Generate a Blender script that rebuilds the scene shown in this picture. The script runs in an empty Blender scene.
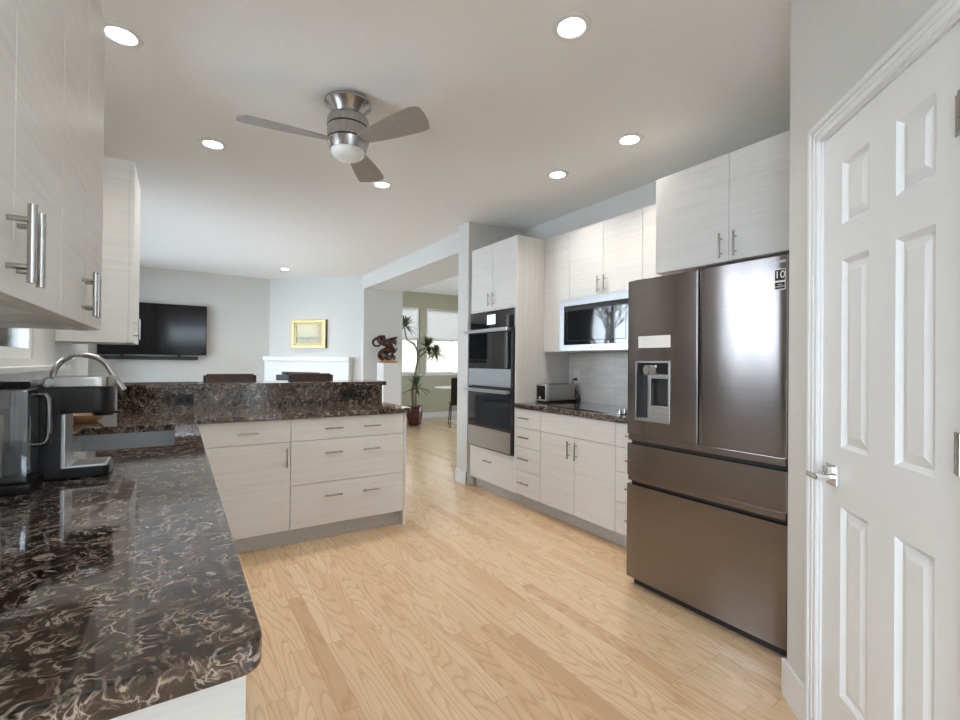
import bpy, bmesh, math, random
from math import sin, cos, pi, radians, sqrt, atan2
from mathutils import Vector, Matrix
random.seed(7)
SC = bpy.context.scene
COL = SC.collection

# ------------------------------------------------------------------ camera
YAW, PIT, ROLL, FPX, CAMH = 0.57637, 0.0060, 0.00963, 465.4, 1.27
fw = Vector((sin(YAW)*cos(PIT), cos(YAW)*cos(PIT), sin(PIT)))
rt = Vector((cos(YAW), -sin(YAW), 0)); up = rt.cross(fw)
r2 = cos(ROLL)*rt + sin(ROLL)*up; u2 = -sin(ROLL)*rt + cos(ROLL)*up
cam_d = bpy.data.cameras.new('camera'); cam = bpy.data.objects.new('camera', cam_d); COL.objects.link(cam)
cam_d.sensor_width = 36.0; cam_d.lens = FPX/960*36.0; cam_d.clip_start = 0.02; cam_d.clip_end = 200
mw = Matrix((r2, u2, -fw)).transposed().to_4x4(); mw.translation = (0, 0, CAMH)
cam.matrix_world = mw
SC.camera = cam

# ------------------------------------------------------------------ world, view
SC.view_settings.view_transform = 'Standard'; SC.view_settings.look = 'None'
SC.view_settings.gamma = 1.0; SC.view_settings.use_curve_mapping = False
SC.view_settings.exposure = 1.26
SC.cycles.max_bounces = 14; SC.cycles.diffuse_bounces = 8; SC.cycles.glossy_bounces = 6; SC.cycles.sample_clamp_indirect = 8.0
w = bpy.data.worlds.new('overcast_sky'); SC.world = w; w.use_nodes = True
w.node_tree.nodes['Background'].inputs[0].default_value = (0.76, 0.88, 1.0, 1)
w.node_tree.nodes['Background'].inputs[1].default_value = 4.6

def portal(name, loc, target, sx, sy):
    """daylight enters by the windows: each opening guides the sampling of the sky outside"""
    l = bpy.data.lights.new(name, 'AREA'); l.shape = 'RECTANGLE'; l.size = sx; l.size_y = sy
    l.cycles.is_portal = True
    o = bpy.data.objects.new(name, l); COL.objects.link(o); o.location = loc
    o.rotation_euler = (Vector(target)-Vector(loc)).to_track_quat('-Z', 'Y').to_euler()
    return o
portal('sky_portal', (0.325, -3.72, 2.285), (0.325, 0, 2.285), 1.65, 0.67)
portal('sky_portal', (-0.72, -1.725, 1.275), (3, -1.725, 1.275), 3.35, 2.35)
portal('sky_portal', (-0.72, 2.505, 1.815), (3, 2.505, 1.815), 0.77, 1.09)
portal('sky_portal', (-1.38, 6.75, 1.27), (3, 6.75, 1.27), 3.8, 2.3)
portal('sky_portal', (4.145, 9.68, 1.75), (4.145, 5, 1.75), 0.85, 1.5)
portal('sky_portal', (5.22, 9.68, 1.75), (5.22, 5, 1.75), 1.0, 1.5)
portal('sky_portal', (7.72, 6.9, 1.4), (3, 6.9, 1.4), 2.8, 2.2)

# ------------------------------------------------------------------ materials
def nodes(name):
    m = bpy.data.materials.new(name); m.use_nodes = True
    nt = m.node_tree; b = nt.nodes['Principled BSDF']
    return m, nt, b
def N(nt, t, **k):
    n = nt.nodes.new(t)
    for a, v in k.items(): setattr(n, a, v)
    return n
def L(nt, a, b): nt.links.new(a, b)
def MATH(nt, op, a, b=None, c=None):
    n = N(nt, 'ShaderNodeMath', operation=op)
    for i, v in enumerate((a, b, c)):
        if v is None: continue
        if isinstance(v, (int, float)): n.inputs[i].default_value = v
        else: L(nt, v, n.inputs[i])
    return n.outputs[0]
def ramp(nt, fac, stops):
    n = N(nt, 'ShaderNodeValToRGB'); e = n.color_ramp.elements
    while len(e) < len(stops): e.new(0.5)
    for i, (p, c) in enumerate(stops):
        e[i].position = p; e[i].color = (*c, 1) if len(c) == 3 else c
    L(nt, fac, n.inputs[0]); return n.outputs[0]
def mix(nt, fac, a, b):
    n = N(nt, 'ShaderNodeMix', data_type='RGBA')
    if isinstance(fac, (int, float)): n.inputs[0].default_value = fac
    else: L(nt, fac, n.inputs[0])
    for s, v in ((6, a), (7, b)):
        if isinstance(v, tuple): n.inputs[s].default_value = (*v, 1)
        else: L(nt, v, n.inputs[s])
    return n.outputs[2]
def coords(nt, scale=(1, 1, 1), kind='Object', loc=(0, 0, 0)):
    tc = N(nt, 'ShaderNodeTexCoord'); mp = N(nt, 'ShaderNodeMapping')
    mp.inputs['Scale'].default_value = scale; mp.inputs['Location'].default_value = loc
    L(nt, tc.outputs[kind], mp.inputs[0]); return mp.outputs[0]
def noise(nt, vec, scale, detail=3, rough=0.5, dist=0.0):
    n = N(nt, 'ShaderNodeTexNoise'); n.inputs['Scale'].default_value = scale
    n.inputs['Detail'].default_value = detail; n.inputs['Roughness'].default_value = rough
    n.inputs['Distortion'].default_value = dist
    L(nt, vec, n.inputs['Vector']); return n.outputs[0]
def bump(nt, b, h, strength, dist=0.01):
    n = N(nt, 'ShaderNodeBump'); n.inputs['Strength'].default_value = strength
    n.inputs['Distance'].default_value = dist
    L(nt, h, n.inputs['Height']); L(nt, n.outputs[0], b.inputs['Normal'])

def plain(name, col, rough=0.5, metal=0.0, spec=0.5, var=0.04, scale=30, coat=0.0, bmp=0.0):
    m, nt, b = nodes(name)
    v = noise(nt, coords(nt), scale, 3)
    lo = tuple(c*(1-var) for c in col); hi = tuple(min(1, c*(1+var)) for c in col)
    L(nt, ramp(nt, v, [(0.3, lo), (0.7, hi)]), b.inputs['Base Color'])
    b.inputs['Roughness'].default_value = rough; b.inputs['Metallic'].default_value = metal
    b.inputs['Specular IOR Level'].default_value = spec; b.inputs['Coat Weight'].default_value = coat
    if bmp: bump(nt, b, v, bmp, 0.002)
    return m

def laminate(name, sc):
    m, nt, b = nodes(name)
    v = noise(nt, coords(nt, sc), 1.0, 4, 0.6)
    L(nt, ramp(nt, v, [(0.28, (0.655, 0.638, 0.610)), (0.5, (0.710, 0.697, 0.670)), (0.72, (0.735, 0.726, 0.702))]), b.inputs['Base Color'])
    b.inputs['Roughness'].default_value = 0.42; b.inputs['Specular IOR Level'].default_value = 0.35
    bump(nt, b, v, 0.03, 0.001)
    return m

def brushed(name, col, rough, sc=(3, 3, 260), metal=1.0, var=0.10, aniso=0.0):
    m, nt, b = nodes(name)
    v = noise(nt, coords(nt, sc), 1.0, 2, 0.6)
    L(nt, ramp(nt, v, [(0.3, tuple(c*(1-var) for c in col)), (0.7, tuple(c*(1+var) for c in col))]), b.inputs['Base Color'])
    b.inputs['Metallic'].default_value = metal
    L(nt, MATH(nt, 'MULTIPLY_ADD', v, 0.08, rough-0.04), b.inputs['Roughness'])
    if aniso:
        b.inputs['Anisotropic'].default_value = aniso; b.inputs['Anisotropic Rotation'].default_value = 0.25
        tg = N(nt, 'ShaderNodeTangent'); tg.direction_type = 'RADIAL'; tg.axis = 'Z'
        L(nt, tg.outputs[0], b.inputs['Tangent'])
    return m

def oak():
    m, nt, b = nodes('oak_floor')
    tc = N(nt, 'ShaderNodeTexCoord'); sx = N(nt, 'ShaderNodeSeparateXYZ'); L(nt, tc.outputs['Object'], sx.inputs[0])
    X, Y = sx.outputs[0], sx.outputs[1]
    W, LN = 0.072, 0.95
    xr = MATH(nt, 'DIVIDE', X, W); row = MATH(nt, 'FLOOR', xr); fx = MATH(nt, 'FRACT', xr)
    wn = N(nt, 'ShaderNodeTexWhiteNoise', noise_dimensions='1D'); L(nt, row, wn.inputs['W'])
    yo = MATH(nt, 'MULTIPLY_ADD', wn.outputs['Value'], 7.3, MATH(nt, 'DIVIDE', Y, LN))
    pl = MATH(nt, 'FLOOR', yo); fy = MATH(nt, 'FRACT', yo)
    cid = N(nt, 'ShaderNodeCombineXYZ'); L(nt, row, cid.inputs[0]); L(nt, pl, cid.inputs[1])
    w2 = N(nt, 'ShaderNodeTexWhiteNoise', noise_dimensions='3D'); L(nt, cid.outputs[0], w2.inputs['Vector'])
    rnd = w2.outputs['Value']
    # cathedral figure: contour lines of a stretched noise, shifted per plank
    gv = N(nt, 'ShaderNodeCombineXYZ')
    L(nt, MATH(nt, 'MULTIPLY_ADD', rnd, 40.0, MATH(nt, 'MULTIPLY', X, 5.5)), gv.inputs[0])
    L(nt, MATH(nt, 'MULTIPLY_ADD', rnd, 17.0, MATH(nt, 'MULTIPLY', Y, 0.62)), gv.inputs[1])
    n1 = noise(nt, gv.outputs[0], 1.0, 2.0, 0.35, 0.0)
    rings = MATH(nt, 'FRACT', MATH(nt, 'MULTIPLY', n1, 26.0))
    line = ramp(nt, rings, [(0.0, (0.35,)*3), (0.18, (1,)*3), (0.75, (0.9,)*3), (1.0, (0.35,)*3)])
    fv = N(nt, 'ShaderNodeCombineXYZ')
    L(nt, MATH(nt, 'MULTIPLY', X, 170.0), fv.inputs[0]); L(nt, MATH(nt, 'MULTIPLY', Y, 5.0), fv.inputs[1]); L(nt, rnd, fv.inputs[2])
    fine = noise(nt, fv.outputs[0], 1.0, 3, 0.6)
    base = ramp(nt, rnd, [(0.0, (0.61, 0.405, 0.235)), (0.12, (0.68, 0.480, 0.295)), (0.6, (0.74, 0.545, 0.350)), (1.0, (0.77, 0.585, 0.395))])
    dark = mix(nt, 0.62, base, (0.40, 0.225, 0.115))
    c1 = mix(nt, line, dark, base)
    c2 = mix(nt, MATH(nt, 'MULTIPLY', MATH(nt, 'GREATER_THAN', fine, 0.60), 0.28), c1, (0.50, 0.28, 0.13))
    gx = MATH(nt, 'LESS_THAN', MATH(nt, 'ABSOLUTE', MATH(nt, 'SUBTRACT', fx, 0.5)), 0.488)
    gy = MATH(nt, 'LESS_THAN', MATH(nt, 'ABSOLUTE', MATH(nt, 'SUBTRACT', fy, 0.5)), 0.4987)
    seam = MATH(nt, 'MULTIPLY', gx, gy)
    c3 = mix(nt, seam, mix(nt, 0.55, c2, (0.30, 0.16, 0.07)), c2)
    L(nt, c3, b.inputs['Base Color'])
    b.inputs['Roughness'].default_value = 0.20; b.inputs['Specular IOR Level'].default_value = 0.6
    bump(nt, b, seam, 0.08, 0.001)
    return m

def quartz():
    m, nt, b = nodes('dark_brown_stone')
    co = coords(nt)
    warp = N(nt, 'ShaderNodeTexNoise'); warp.inputs['Scale'].default_value = 13; warp.inputs['Detail'].default_value = 2
    L(nt, co, warp.inputs['Vector'])
    add = N(nt, 'ShaderNodeVectorMath', operation='MULTIPLY_ADD'); L(nt, warp.outputs['Color'], add.inputs[0])
    add.inputs[1].default_value = (0.10, 0.10, 0.10); L(nt, co, add.inputs[2])
    v = add.outputs[0]
    def ridge(scale, width, det=2):
        n = noise(nt, v, scale, det, 0.55, 0.6)
        a = MATH(nt, 'ABSOLUTE', MATH(nt, 'SUBTRACT', n, 0.5))
        return MATH(nt, 'SUBTRACT', 1.0, MATH(nt, 'MINIMUM', MATH(nt, 'DIVIDE', a, width), 1.0))
    wisp = ramp(nt, noise(nt, v, 46, 5, 0.66, 0.8), [(0.53, (0,)*3), (0.70, (1,)*3)])
    msk = ramp(nt, noise(nt, co, 26, 2, 0.5), [(0.38, (0,)*3), (0.58, (1,)*3)])
    va = MATH(nt, 'MULTIPLY', ridge(34, 0.045, 3), msk)
    cloud = noise(nt, v, 28, 6, 0.65)
    base = ramp(nt, cloud, [(0.34, (0.008, 0.005, 0.004)), (0.52, (0.028, 0.015, 0.011)), (0.70, (0.11, 0.066, 0.048))])
    c = mix(nt, MATH(nt, 'MULTIPLY', wisp, 0.60), base, (0.38, 0.29, 0.22))
    c = mix(nt, MATH(nt, 'MULTIPLY', va, 0.75), c, (0.60, 0.50, 0.41))
    L(nt, c, b.inputs['Base Color'])
    b.inputs['Roughness'].default_value = 0.06; b.inputs['Specular IOR Level'].default_value = 0.85
    return m

def tile():
    m, nt, b = nodes('stone_look_tile')
    co = coords(nt)
    br = N(nt, 'ShaderNodeTexBrick'); br.inputs['Scale'].default_value = 1.0
    mp = N(nt, 'ShaderNodeCombineXYZ'); sp = N(nt, 'ShaderNodeSeparateXYZ'); L(nt, co, sp.inputs[0])
    L(nt, sp.outputs[1], mp.inputs[0]); L(nt, MATH(nt, 'SUBTRACT', sp.outputs[2], 0.914), mp.inputs[1])
    L(nt, mp.outputs[0], br.inputs['Vector'])
    br.inputs['Brick Width'].default_value = 0.61; br.inputs['Row Height'].default_value = 0.152
    br.inputs['Mortar Size'].default_value = 0.0015
    v = noise(nt, coords(nt, (1, 1.2, 7)), 4, 4, 0.6)
    base = ramp(nt, v, [(0.3, (0.58, 0.57, 0.54)), (0.7, (0.73, 0.715, 0.68))])
    L(nt, mix(nt, br.outputs['Fac'], base, (0.50, 0.49, 0.47)), b.inputs['Base Color'])
    b.inputs['Roughness'].default_value = 0.35
    return m

def glass_pane():
    m, nt, b = nodes('clear_window_glass')
    tr = N(nt, 'ShaderNodeBsdfTransparent'); gl = N(nt, 'ShaderNodeBsdfGlossy'); gl.inputs['Roughness'].default_value = 0.02
    lw = N(nt, 'ShaderNodeFresnel'); lw.inputs['IOR'].default_value = 1.45
    mx = N(nt, 'ShaderNodeMixShader'); L(nt, lw.outputs[0], mx.inputs[0]); L(nt, tr.outputs[0], mx.inputs[1]); L(nt, gl.outputs[0], mx.inputs[2])
    L(nt, mx.outputs[0], nt.nodes['Material Output'].inputs[0]); nt.nodes.remove(b)
    return m
def clear_plastic():
    m, nt, b = nodes('clear_smoky_plastic')
    tr = N(nt, 'ShaderNodeBsdfTransparent'); tr.inputs[0].default_value = (0.70, 0.73, 0.75, 1)
    gl = N(nt, 'ShaderNodeBsdfGlossy'); gl.inputs['Roughness'].default_value = 0.05
    lw = N(nt, 'ShaderNodeLayerWeight'); lw.inputs['Blend'].default_value = 0.6
    mx = N(nt, 'ShaderNodeMixShader'); L(nt, lw.outputs['Fresnel'], mx.inputs[0]); L(nt, tr.outputs[0], mx.inputs[1]); L(nt, gl.outputs[0], mx.inputs[2])
    L(nt, mx.outputs[0], nt.nodes['Material Output'].inputs[0]); nt.nodes.remove(b)
    return m
def emit(name, col, s):
    m, nt, b = nodes(name)
    b.inputs['Base Color'].default_value = (*col, 1); b.inputs['Emission Color'].default_value = (*col, 1)
    b.inputs['Emission Strength'].default_value = s
    return m
def shade_cloth():
    m, nt, b = nodes('white_shade_cloth')
    d = N(nt, 'ShaderNodeBsdfDiffuse'); d.inputs[0].default_value = (0.85, 0.84, 0.82, 1)
    t = N(nt, 'ShaderNodeBsdfTranslucent'); t.inputs[0].default_value = (0.88, 0.87, 0.84, 1)
    v = noise(nt, coords(nt, (2, 2, 60)), 1, 2)
    L(nt, ramp(nt, v, [(0.3, (0.80, 0.79, 0.76)), (0.7, (0.90, 0.89, 0.87))]), t.inputs[0])
    mx = N(nt, 'ShaderNodeMixShader'); mx.inputs[0].default_value = 0.62
    L(nt, d.outputs[0], mx.inputs[1]); L(nt, t.outputs[0], mx.inputs[2])
    L(nt, mx.outputs[0], nt.nodes['Material Output'].inputs[0]); nt.nodes.remove(b)
    return m
def painting():
    m, nt, b = nodes('pale_landscape_paint')
    co = coords(nt, kind='Generated'); sp = N(nt, 'ShaderNodeSeparateXYZ'); L(nt, co, sp.inputs[0])
    n = noise(nt, coords(nt, kind='Generated'), 5, 5, 0.6, 0.5)
    h = MATH(nt, 'MULTIPLY_ADD', n, 0.35, MATH(nt, 'SUBTRACT', sp.outputs[2], 0.17))
    c = ramp(nt, h, [(0.05, (0.46, 0.43, 0.28)), (0.2, (0.50, 0.47, 0.32)), (0.29, (0.25, 0.29, 0.25)), (0.36, (0.55, 0.55, 0.42)), (0.65, (0.66, 0.63, 0.45)), (1.0, (0.70, 0.64, 0.43))])
    tr = MATH(nt, 'MULTIPLY', ramp(nt, MATH(nt, 'MULTIPLY_ADD', n, 0.8, sp.outputs[0]), [(1.12, (0,)*3), (1.0, (0,)*3)]), 1.0)
    tree = ramp(nt, MATH(nt, 'MULTIPLY_ADD', n, 0.5, MATH(nt, 'MULTIPLY', sp.outputs[0], 0.75)), [(0.78, (0,)*3), (0.95, (0.8,)*3)])
    L(nt, mix(nt, tree, c, (0.47, 0.36, 0.22)), b.inputs['Base Color'])
    b.inputs['Roughness'].default_value = 0.5
    return m

M = {}
M['wall'] = plain('warm_grey_wall_paint', (0.63, 0.625, 0.60), 0.7, var=0.015, scale=60, spec=0.25, bmp=0.05)
M['olive'] = plain('olive_beige_wall_paint', (0.47, 0.45, 0.33), 0.75, var=0.02, scale=40, spec=0.2)
M['ceil'] = plain('matte_ceiling_paint', (0.84, 0.835, 0.815), 0.85, var=0.012, scale=50, spec=0.15)
M['trim'] = plain('white_trim_paint', (0.76, 0.765, 0.76), 0.4, var=0.01)
M['lam'] = laminate('white_woodgrain_laminate', (2.2, 2.2, 75))
M['lamv'] = laminate('white_upright_woodgrain_laminate', (75, 75, 2.0))
M['edge'] = plain('white_cabinet_edging', (0.78, 0.765, 0.735), 0.4, var=0.01)
M['toe'] = plain('grey_toe_kick_laminate', (0.50, 0.49, 0.46), 0.45, var=0.03)
M['floor'] = oak()
M['stone'] = quartz()
M['tile'] = tile()
M['nickel'] = brushed('brushed_nickel', (0.46, 0.44, 0.42), 0.26, (60, 60, 6))
M['steel'] = brushed('brushed_stainless_steel', (0.56, 0.57, 0.58), 0.30)
M['dsteel'] = brushed('dark_stainless_steel', (0.255, 0.232, 0.226), 0.165, (2, 2, 330), var=0.05, aniso=0.90)
M['dsteel2'] = brushed('dark_stainless_trim', (0.20, 0.175, 0.165), 0.22)
M['chrome'] = plain('polished_chrome', (0.80, 0.80, 0.80), 0.08, 1.0, var=0.01)
M['black'] = plain('black_plastic', (0.010, 0.008, 0.008), 0.30, spec=0.3, var=0.1)
M['mblack'] = plain('matte_black_metal', (0.02, 0.02, 0.02), 0.5, var=0.1)
M['glassb'] = plain('black_glass', (0.012, 0.013, 0.015), 0.03, spec=1.0, var=0.02, coat=1.0)
M['tv'] = plain('black_tv_screen', (0.008, 0.007, 0.008), 0.10, spec=0.3, var=0.02)
M['lcd'] = emit('lit_display', (0.55, 0.72, 0.85), 0.55)
M['lens'] = emit('lit_lamp_lens', (1.0, 0.95, 0.88), 9.0)
M['frost'] = plain('frosted_white_glass', (0.80, 0.80, 0.78), 0.25, var=0.01)
M['blade'] = plain('silver_grey_fan_blade', (0.33, 0.31, 0.285), 0.45, 0.2, var=0.05)
M['glass'] = glass_pane()
M['clear'] = clear_plastic()
M['shade'] = shade_cloth()
M['gold'] = brushed('gilded_frame', (0.50, 0.37, 0.16), 0.38, (20, 20, 20), metal=0.7)
M['goldd'] = plain('dark_gilt_edge', (0.16, 0.10, 0.04), 0.5, 0.3)
M['liner'] = plain('ivory_frame_liner', (0.62, 0.55, 0.36), 0.6)
M['paint'] = painting()
M['leather'] = plain('dark_brown_leather', (0.055, 0.028, 0.020), 0.42, var=0.3, scale=12)
M['carved'] = plain('carved_reddish_dark_wood', (0.045, 0.015, 0.010), 0.25, var=0.6, scale=25)
M['wood'] = plain('tan_wood', (0.42, 0.24, 0.12), 0.4, var=0.25, scale=14)
M['pot'] = plain('oxblood_glazed_ceramic', (0.085, 0.022, 0.016), 0.15, var=0.35, scale=9)
M['soil'] = plain('potting_soil', (0.03, 0.02, 0.015), 0.9, var=0.4, scale=60)
M['cane'] = plain('pale_brown_cane', (0.24, 0.19, 0.13), 0.8, var=0.3, scale=30)
M['leaf'] = plain('dark_green_leaf', (0.075, 0.12, 0.035), 0.45, var=0.5, scale=6)
M['white'] = plain('white_satin_plastic', (0.80, 0.80, 0.79), 0.35, var=0.01)
M['paper'] = plain('off_white_paper', (0.78, 0.77, 0.74), 0.7, var=0.01)
M['sofa'] = plain('grey_blue_upholstery', (0.20, 0.23, 0.27), 0.85, var=0.15, scale=80)
M['stucco'] = plain('tan_exterior_siding', (0.24, 0.20, 0.155), 0.9, var=0.05)
M['bark'] = plain('grey_brown_bark', (0.10, 0.085, 0.075), 0.9, var=0.3)
M['conif'] = plain('dark_conifer_needles', (0.035, 0.055, 0.04), 0.9, var=0.5, scale=4)
M['bounce_ground'] = plain('pale_bounce_ground', (0.82, 0.83, 0.85), 0.95, var=0.08, scale=1)  # snow brightness added to bounce daylight up to the ceilings
M['tsteel'] = brushed('grey_toaster_steel', (0.42, 0.40, 0.38), 0.3)

# ------------------------------------------------------------------ mesh builder
class MB:
    def __init__(s, mat=None): s.b = bmesh.new(); s.M = mat or Matrix.Identity(4)
    def _add(s, verts, faces):
        vs = [s.b.verts.new(s.M @ Vector(v)) for v in verts]
        fs = []
        for f in faces:
            try: fs.append(s.b.faces.new([vs[i] for i in f]))
            except ValueError: pass
        return vs, fs
    def box(s, x0, x1, y0, y1, z0, z1, bev=0.0, seg=2):
        if x0 > x1: x0, x1 = x1, x0
        if y0 > y1: y0, y1 = y1, y0
        if z0 > z1: z0, z1 = z1, z0
        vs, fs = s._add([(x0,y0,z0),(x1,y0,z0),(x1,y1,z0),(x0,y1,z0),(x0,y0,z1),(x1,y0,z1),(x1,y1,z1),(x0,y1,z1)],
               [(0,3,2,1),(4,5,6,7),(0,1,5,4),(1,2,6,5),(2,3,7,6),(3,0,4,7)])
        if bev > 0:
            es = list({e for f in fs for e in f.edges})
            bmesh.ops.bevel(s.b, geom=es, offset=bev, segments=seg, affect='EDGES', profile=0.7)
        return s
    def prism(s, poly, z0, z1, bev=0.0):
        n = len(poly)
        vs, fs = s._add([(x, y, z0) for x, y in poly]+[(x, y, z1) for x, y in poly],
            [tuple(range(n))[::-1], tuple(range(n, 2*n))]+[(i, (i+1) % n, n+(i+1) % n, n+i) for i in range(n)])
        if bev > 0:
            es = [e for e in {e for f in fs[:2] for e in f.edges}]
            bmesh.ops.bevel(s.b, geom=es, offset=bev, segments=2, affect='EDGES', profile=0.7)
        return s
    def cyl(s, p0, p1, r0, r1=None, n=20, caps=True):
        r1 = r0 if r1 is None else r1
        p0, p1 = Vector(p0), Vector(p1); d = (p1-p0).normalized()
        a = d.orthogonal().normalized(); c = d.cross(a)
        vs = [p0+(a*cos(2*pi*i/n)+c*sin(2*pi*i/n))*r0 for i in range(n)]+[p1+(a*cos(2*pi*i/n)+c*sin(2*pi*i/n))*r1 for i in range(n)]
        fs = [(i, (i+1) % n, n+(i+1) % n, n+i) for i in range(n)]
        if caps: fs += [tuple(range(n))[::-1], tuple(range(n, 2*n))]
        s._add(vs, fs); return s
    def tube(s, pts, r, n=12, caps=True):
        pts = [Vector(p) for p in pts]; rs = r if isinstance(r, (list, tuple)) else [r]*len(pts)
        a = None; vs = []
        for i, p in enumerate(pts):
            t = (pts[min(i+1, len(pts)-1)]-pts[max(i-1, 0)]).normalized()
            if a is None: a = t.orthogonal().normalized()
            a = (a-t*a.dot(t)).normalized(); c = t.cross(a)
            vs += [p+(a*cos(2*pi*k/n)+c*sin(2*pi*k/n))*rs[i] for k in range(n)]
        fs = [(i*n+k, i*n+(k+1) % n, (i+1)*n+(k+1) % n, (i+1)*n+k) for i in range(len(pts)-1) for k in range(n)]
        if caps: fs += [tuple(range(n))[::-1], tuple(range((len(pts)-1)*n, len(pts)*n))]
        s._add(vs, fs); return s
    def lathe(s, prof, c, n=40):     # prof [(r,z)], closed top/bottom if r==0
        cx, cy = c; vs = []; fs = []
        for r, z in prof: vs += [(cx+r*cos(2*pi*k/n), cy+r*sin(2*pi*k/n), z) for k in range(n)]
        for i in range(len(prof)-1):
            for k in range(n): fs.append((i*n+k, i*n+(k+1) % n, (i+1)*n+(k+1) % n, (i+1)*n+k))
        v, f = s._add(vs, fs)
        bmesh.ops.remove_doubles(s.b, verts=v, dist=1e-6)
        return s
    def strip(s, pts, ws, nrm):      # tapered leaf strip, doubled thickness via solid
        vs = []; 
        for p, wd, side in zip(pts, ws, nrm):
            vs += [Vector(p)-side*wd, Vector(p)+side*wd]
        s._add(vs, [(2*i, 2*i+1, 2*i+3, 2*i+2) for i in range(len(pts)-1)]); return s
    def build(s, name, mat, parent=None, smooth=False, solid=0.0):
        org = ORG.get(parent.name, Vector()) if parent else Vector()
        bmesh.ops.recalc_face_normals(s.b, faces=s.b.faces[:])
        if org.length: bmesh.ops.translate(s.b, verts=s.b.verts[:], vec=-org)
        me = bpy.data.meshes.new(name); s.b.to_mesh(me); s.b.free()
        me.materials.append(M[mat] if isinstance(mat, str) else mat)
        o = bpy.data.objects.new(name, me); COL.objects.link(o)
        if parent: o.parent = parent
        ORG[o.name] = org
        if smooth:
            for p in me.polygons: p.use_smooth = True
            try: me.set_sharp_from_angle(angle=radians(38))
            except Exception: pass
        return o
ORG = {}
def thing(name, label, cat, loc, group=None):
    o = bpy.data.objects.new(name, None); COL.objects.link(o); o.location = loc; o.empty_display_size = 0.1
    ORG[o.name] = Vector(loc); o['label'] = label; o['category'] = cat
    if group: o['group'] = group
    return o
def tag(o, label, cat, group=None):
    o['label'] = label; o['category'] = cat
    if group: o['group'] = group
    return o
def struct(o, label=None):
    o['kind'] = 'structure'
    return o
def copy_tree(o, parent=None):
    c = o.copy(); COL.objects.link(c)
    if parent: c.parent = parent
    for ch in list(o.children): copy_tree(ch, c)
    return c
def text_mesh(name, body, size, mat, mtx, parent, extrude=0.0006):
    cu = bpy.data.curves.new(name, 'FONT'); cu.body = body; cu.size = size; cu.extrude = extrude
    cu.align_x = 'CENTER'; cu.align_y = 'CENTER'
    t = bpy.data.objects.new(name+'_tmp', cu); COL.objects.link(t)
    bpy.context.view_layer.update()
    me = bpy.data.meshes.new_from_object(t); bpy.data.objects.remove(t)
    me.transform(mtx)
    org = ORG.get(parent.name, Vector()); me.transform(Matrix.Translation(-org))
    me.materials.clear(); me.materials.append(M[mat])
    o = bpy.data.objects.new(name, me); COL.objects.link(o); o.parent = parent; ORG[o.name] = org
    return o

# ================================================================== STRUCTURE
CE = 2.74
def wall_holes(name, axis, p0, p1, a0, a1, z0, z1, holes, mat='wall'):
    """box wall; axis 'x' = plane X in p0..p1 running along Y; holes (a0,a1,z0,z1)"""
    mb = MB()
    def bx(u0, u1, v0, v1):
        if u1-u0 < 1e-4 or v1-v0 < 1e-4: return
        if axis == 'x': mb.box(p0, p1, u0, u1, v0, v1)
        else: mb.box(u0, u1, p0, p1, v0, v1)
    cur = a0
    for (h0, h1, hz0, hz1) in sorted(holes):
        bx(cur, h0, z0, z1); bx(h0, h1, z0, hz0); bx(h0, h1, hz1, z1); cur = h1
    bx(cur, a1, z0, z1)
    return struct(mb.build(name, mat))

struct(MB().box(-1.5, 7.7, -3.8, 9.8, -0.12, 0.0).build('floor', 'floor'))
mb = MB(); mb.box(-1.5, 3.345, -3.8, 9.4, CE, CE+0.12)
struct(mb.build('ceiling', 'ceil'))
struct(MB().box(3.345, 7.7, 4.2, 9.8, 2.84, 2.96).build('ceiling_dining', 'ceil'))

SINKW = (2.12, 2.89, 1.27, 2.36)
ADDED_NOOKW = (-3.40, -0.05, 0.1, 2.45)  # unseen glazing invented to bring soft daylight in from the left
wall_holes('wall_left', 'x', -0.70, -0.555, -3.7, 4.35, 0, CE, [SINKW, ADDED_NOOKW])
FAMW = (4.85, 8.65, 0.12, 2.42)
struct(MB().box(-1.36, -0.555, 4.35, 4.47, 0, CE).build('wall_left_return', 'wall'))
wall_holes('wall_family_left', 'x', -1.36, -1.22, 4.47, 9.2, 0, CE, [FAMW])
struct(MB().box(-1.36, 1.45, 9.07, 9.2, 0, CE).build('wall_back', 'wall'))
struct(MB().prism([(1.38, 9.07), (2.64, 7.81), (2.74, 7.91), (1.45, 9.20)], 0, CE).build('wall_fireplace', 'wall'))
struct(MB().prism([(2.64, 7.69), (3.345, 7.69), (3.345, 9.65), (3.20, 9.65), (3.20, 7.95), (2.74, 7.91), (2.64, 7.81)], 0, 2.84).build('wall_pier', 'wall'))
struct(MB().box(2.64, 3.345, 4.336, 7.69, 2.51, 2.84).build('wall_header', 'wall'))
struct(MB().prism([(2.53, 4.125), (7.7, 4.125), (7.7, 4.335), (2.53, 4.335)], 0, 2.84, 0.004).build('wall_wing', 'wall'))
struct(MB().box(3.2, 3.33, 0.78, 4.125, 0, CE).build('wall_right', 'wall'))
struct(MB().box(1.977, 3.33, 0.74, 0.856, 0, CE).build('wall_pantry', 'wall'))
# dining room
DW1 = (3.72, 4.57, 1.0, 2.50); DW2 = (4.72, 5.72, 1.0, 2.50)
wall_holes('wall_dining_back', 'y', 9.52, 9.66, 3.345, 7.7, 0, 2.84, [DW1, DW2], 'olive')
ADDED_SIDEW = (5.5, 8.3, 0.3, 2.5)  # unseen window added to bring more daylight into the dining room
wall_holes('wall_dining_right', 'x', 7.56, 7.7, 4.33, 9.52, 0, 2.84, [ADDED_SIDEW], 'olive')
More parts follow.
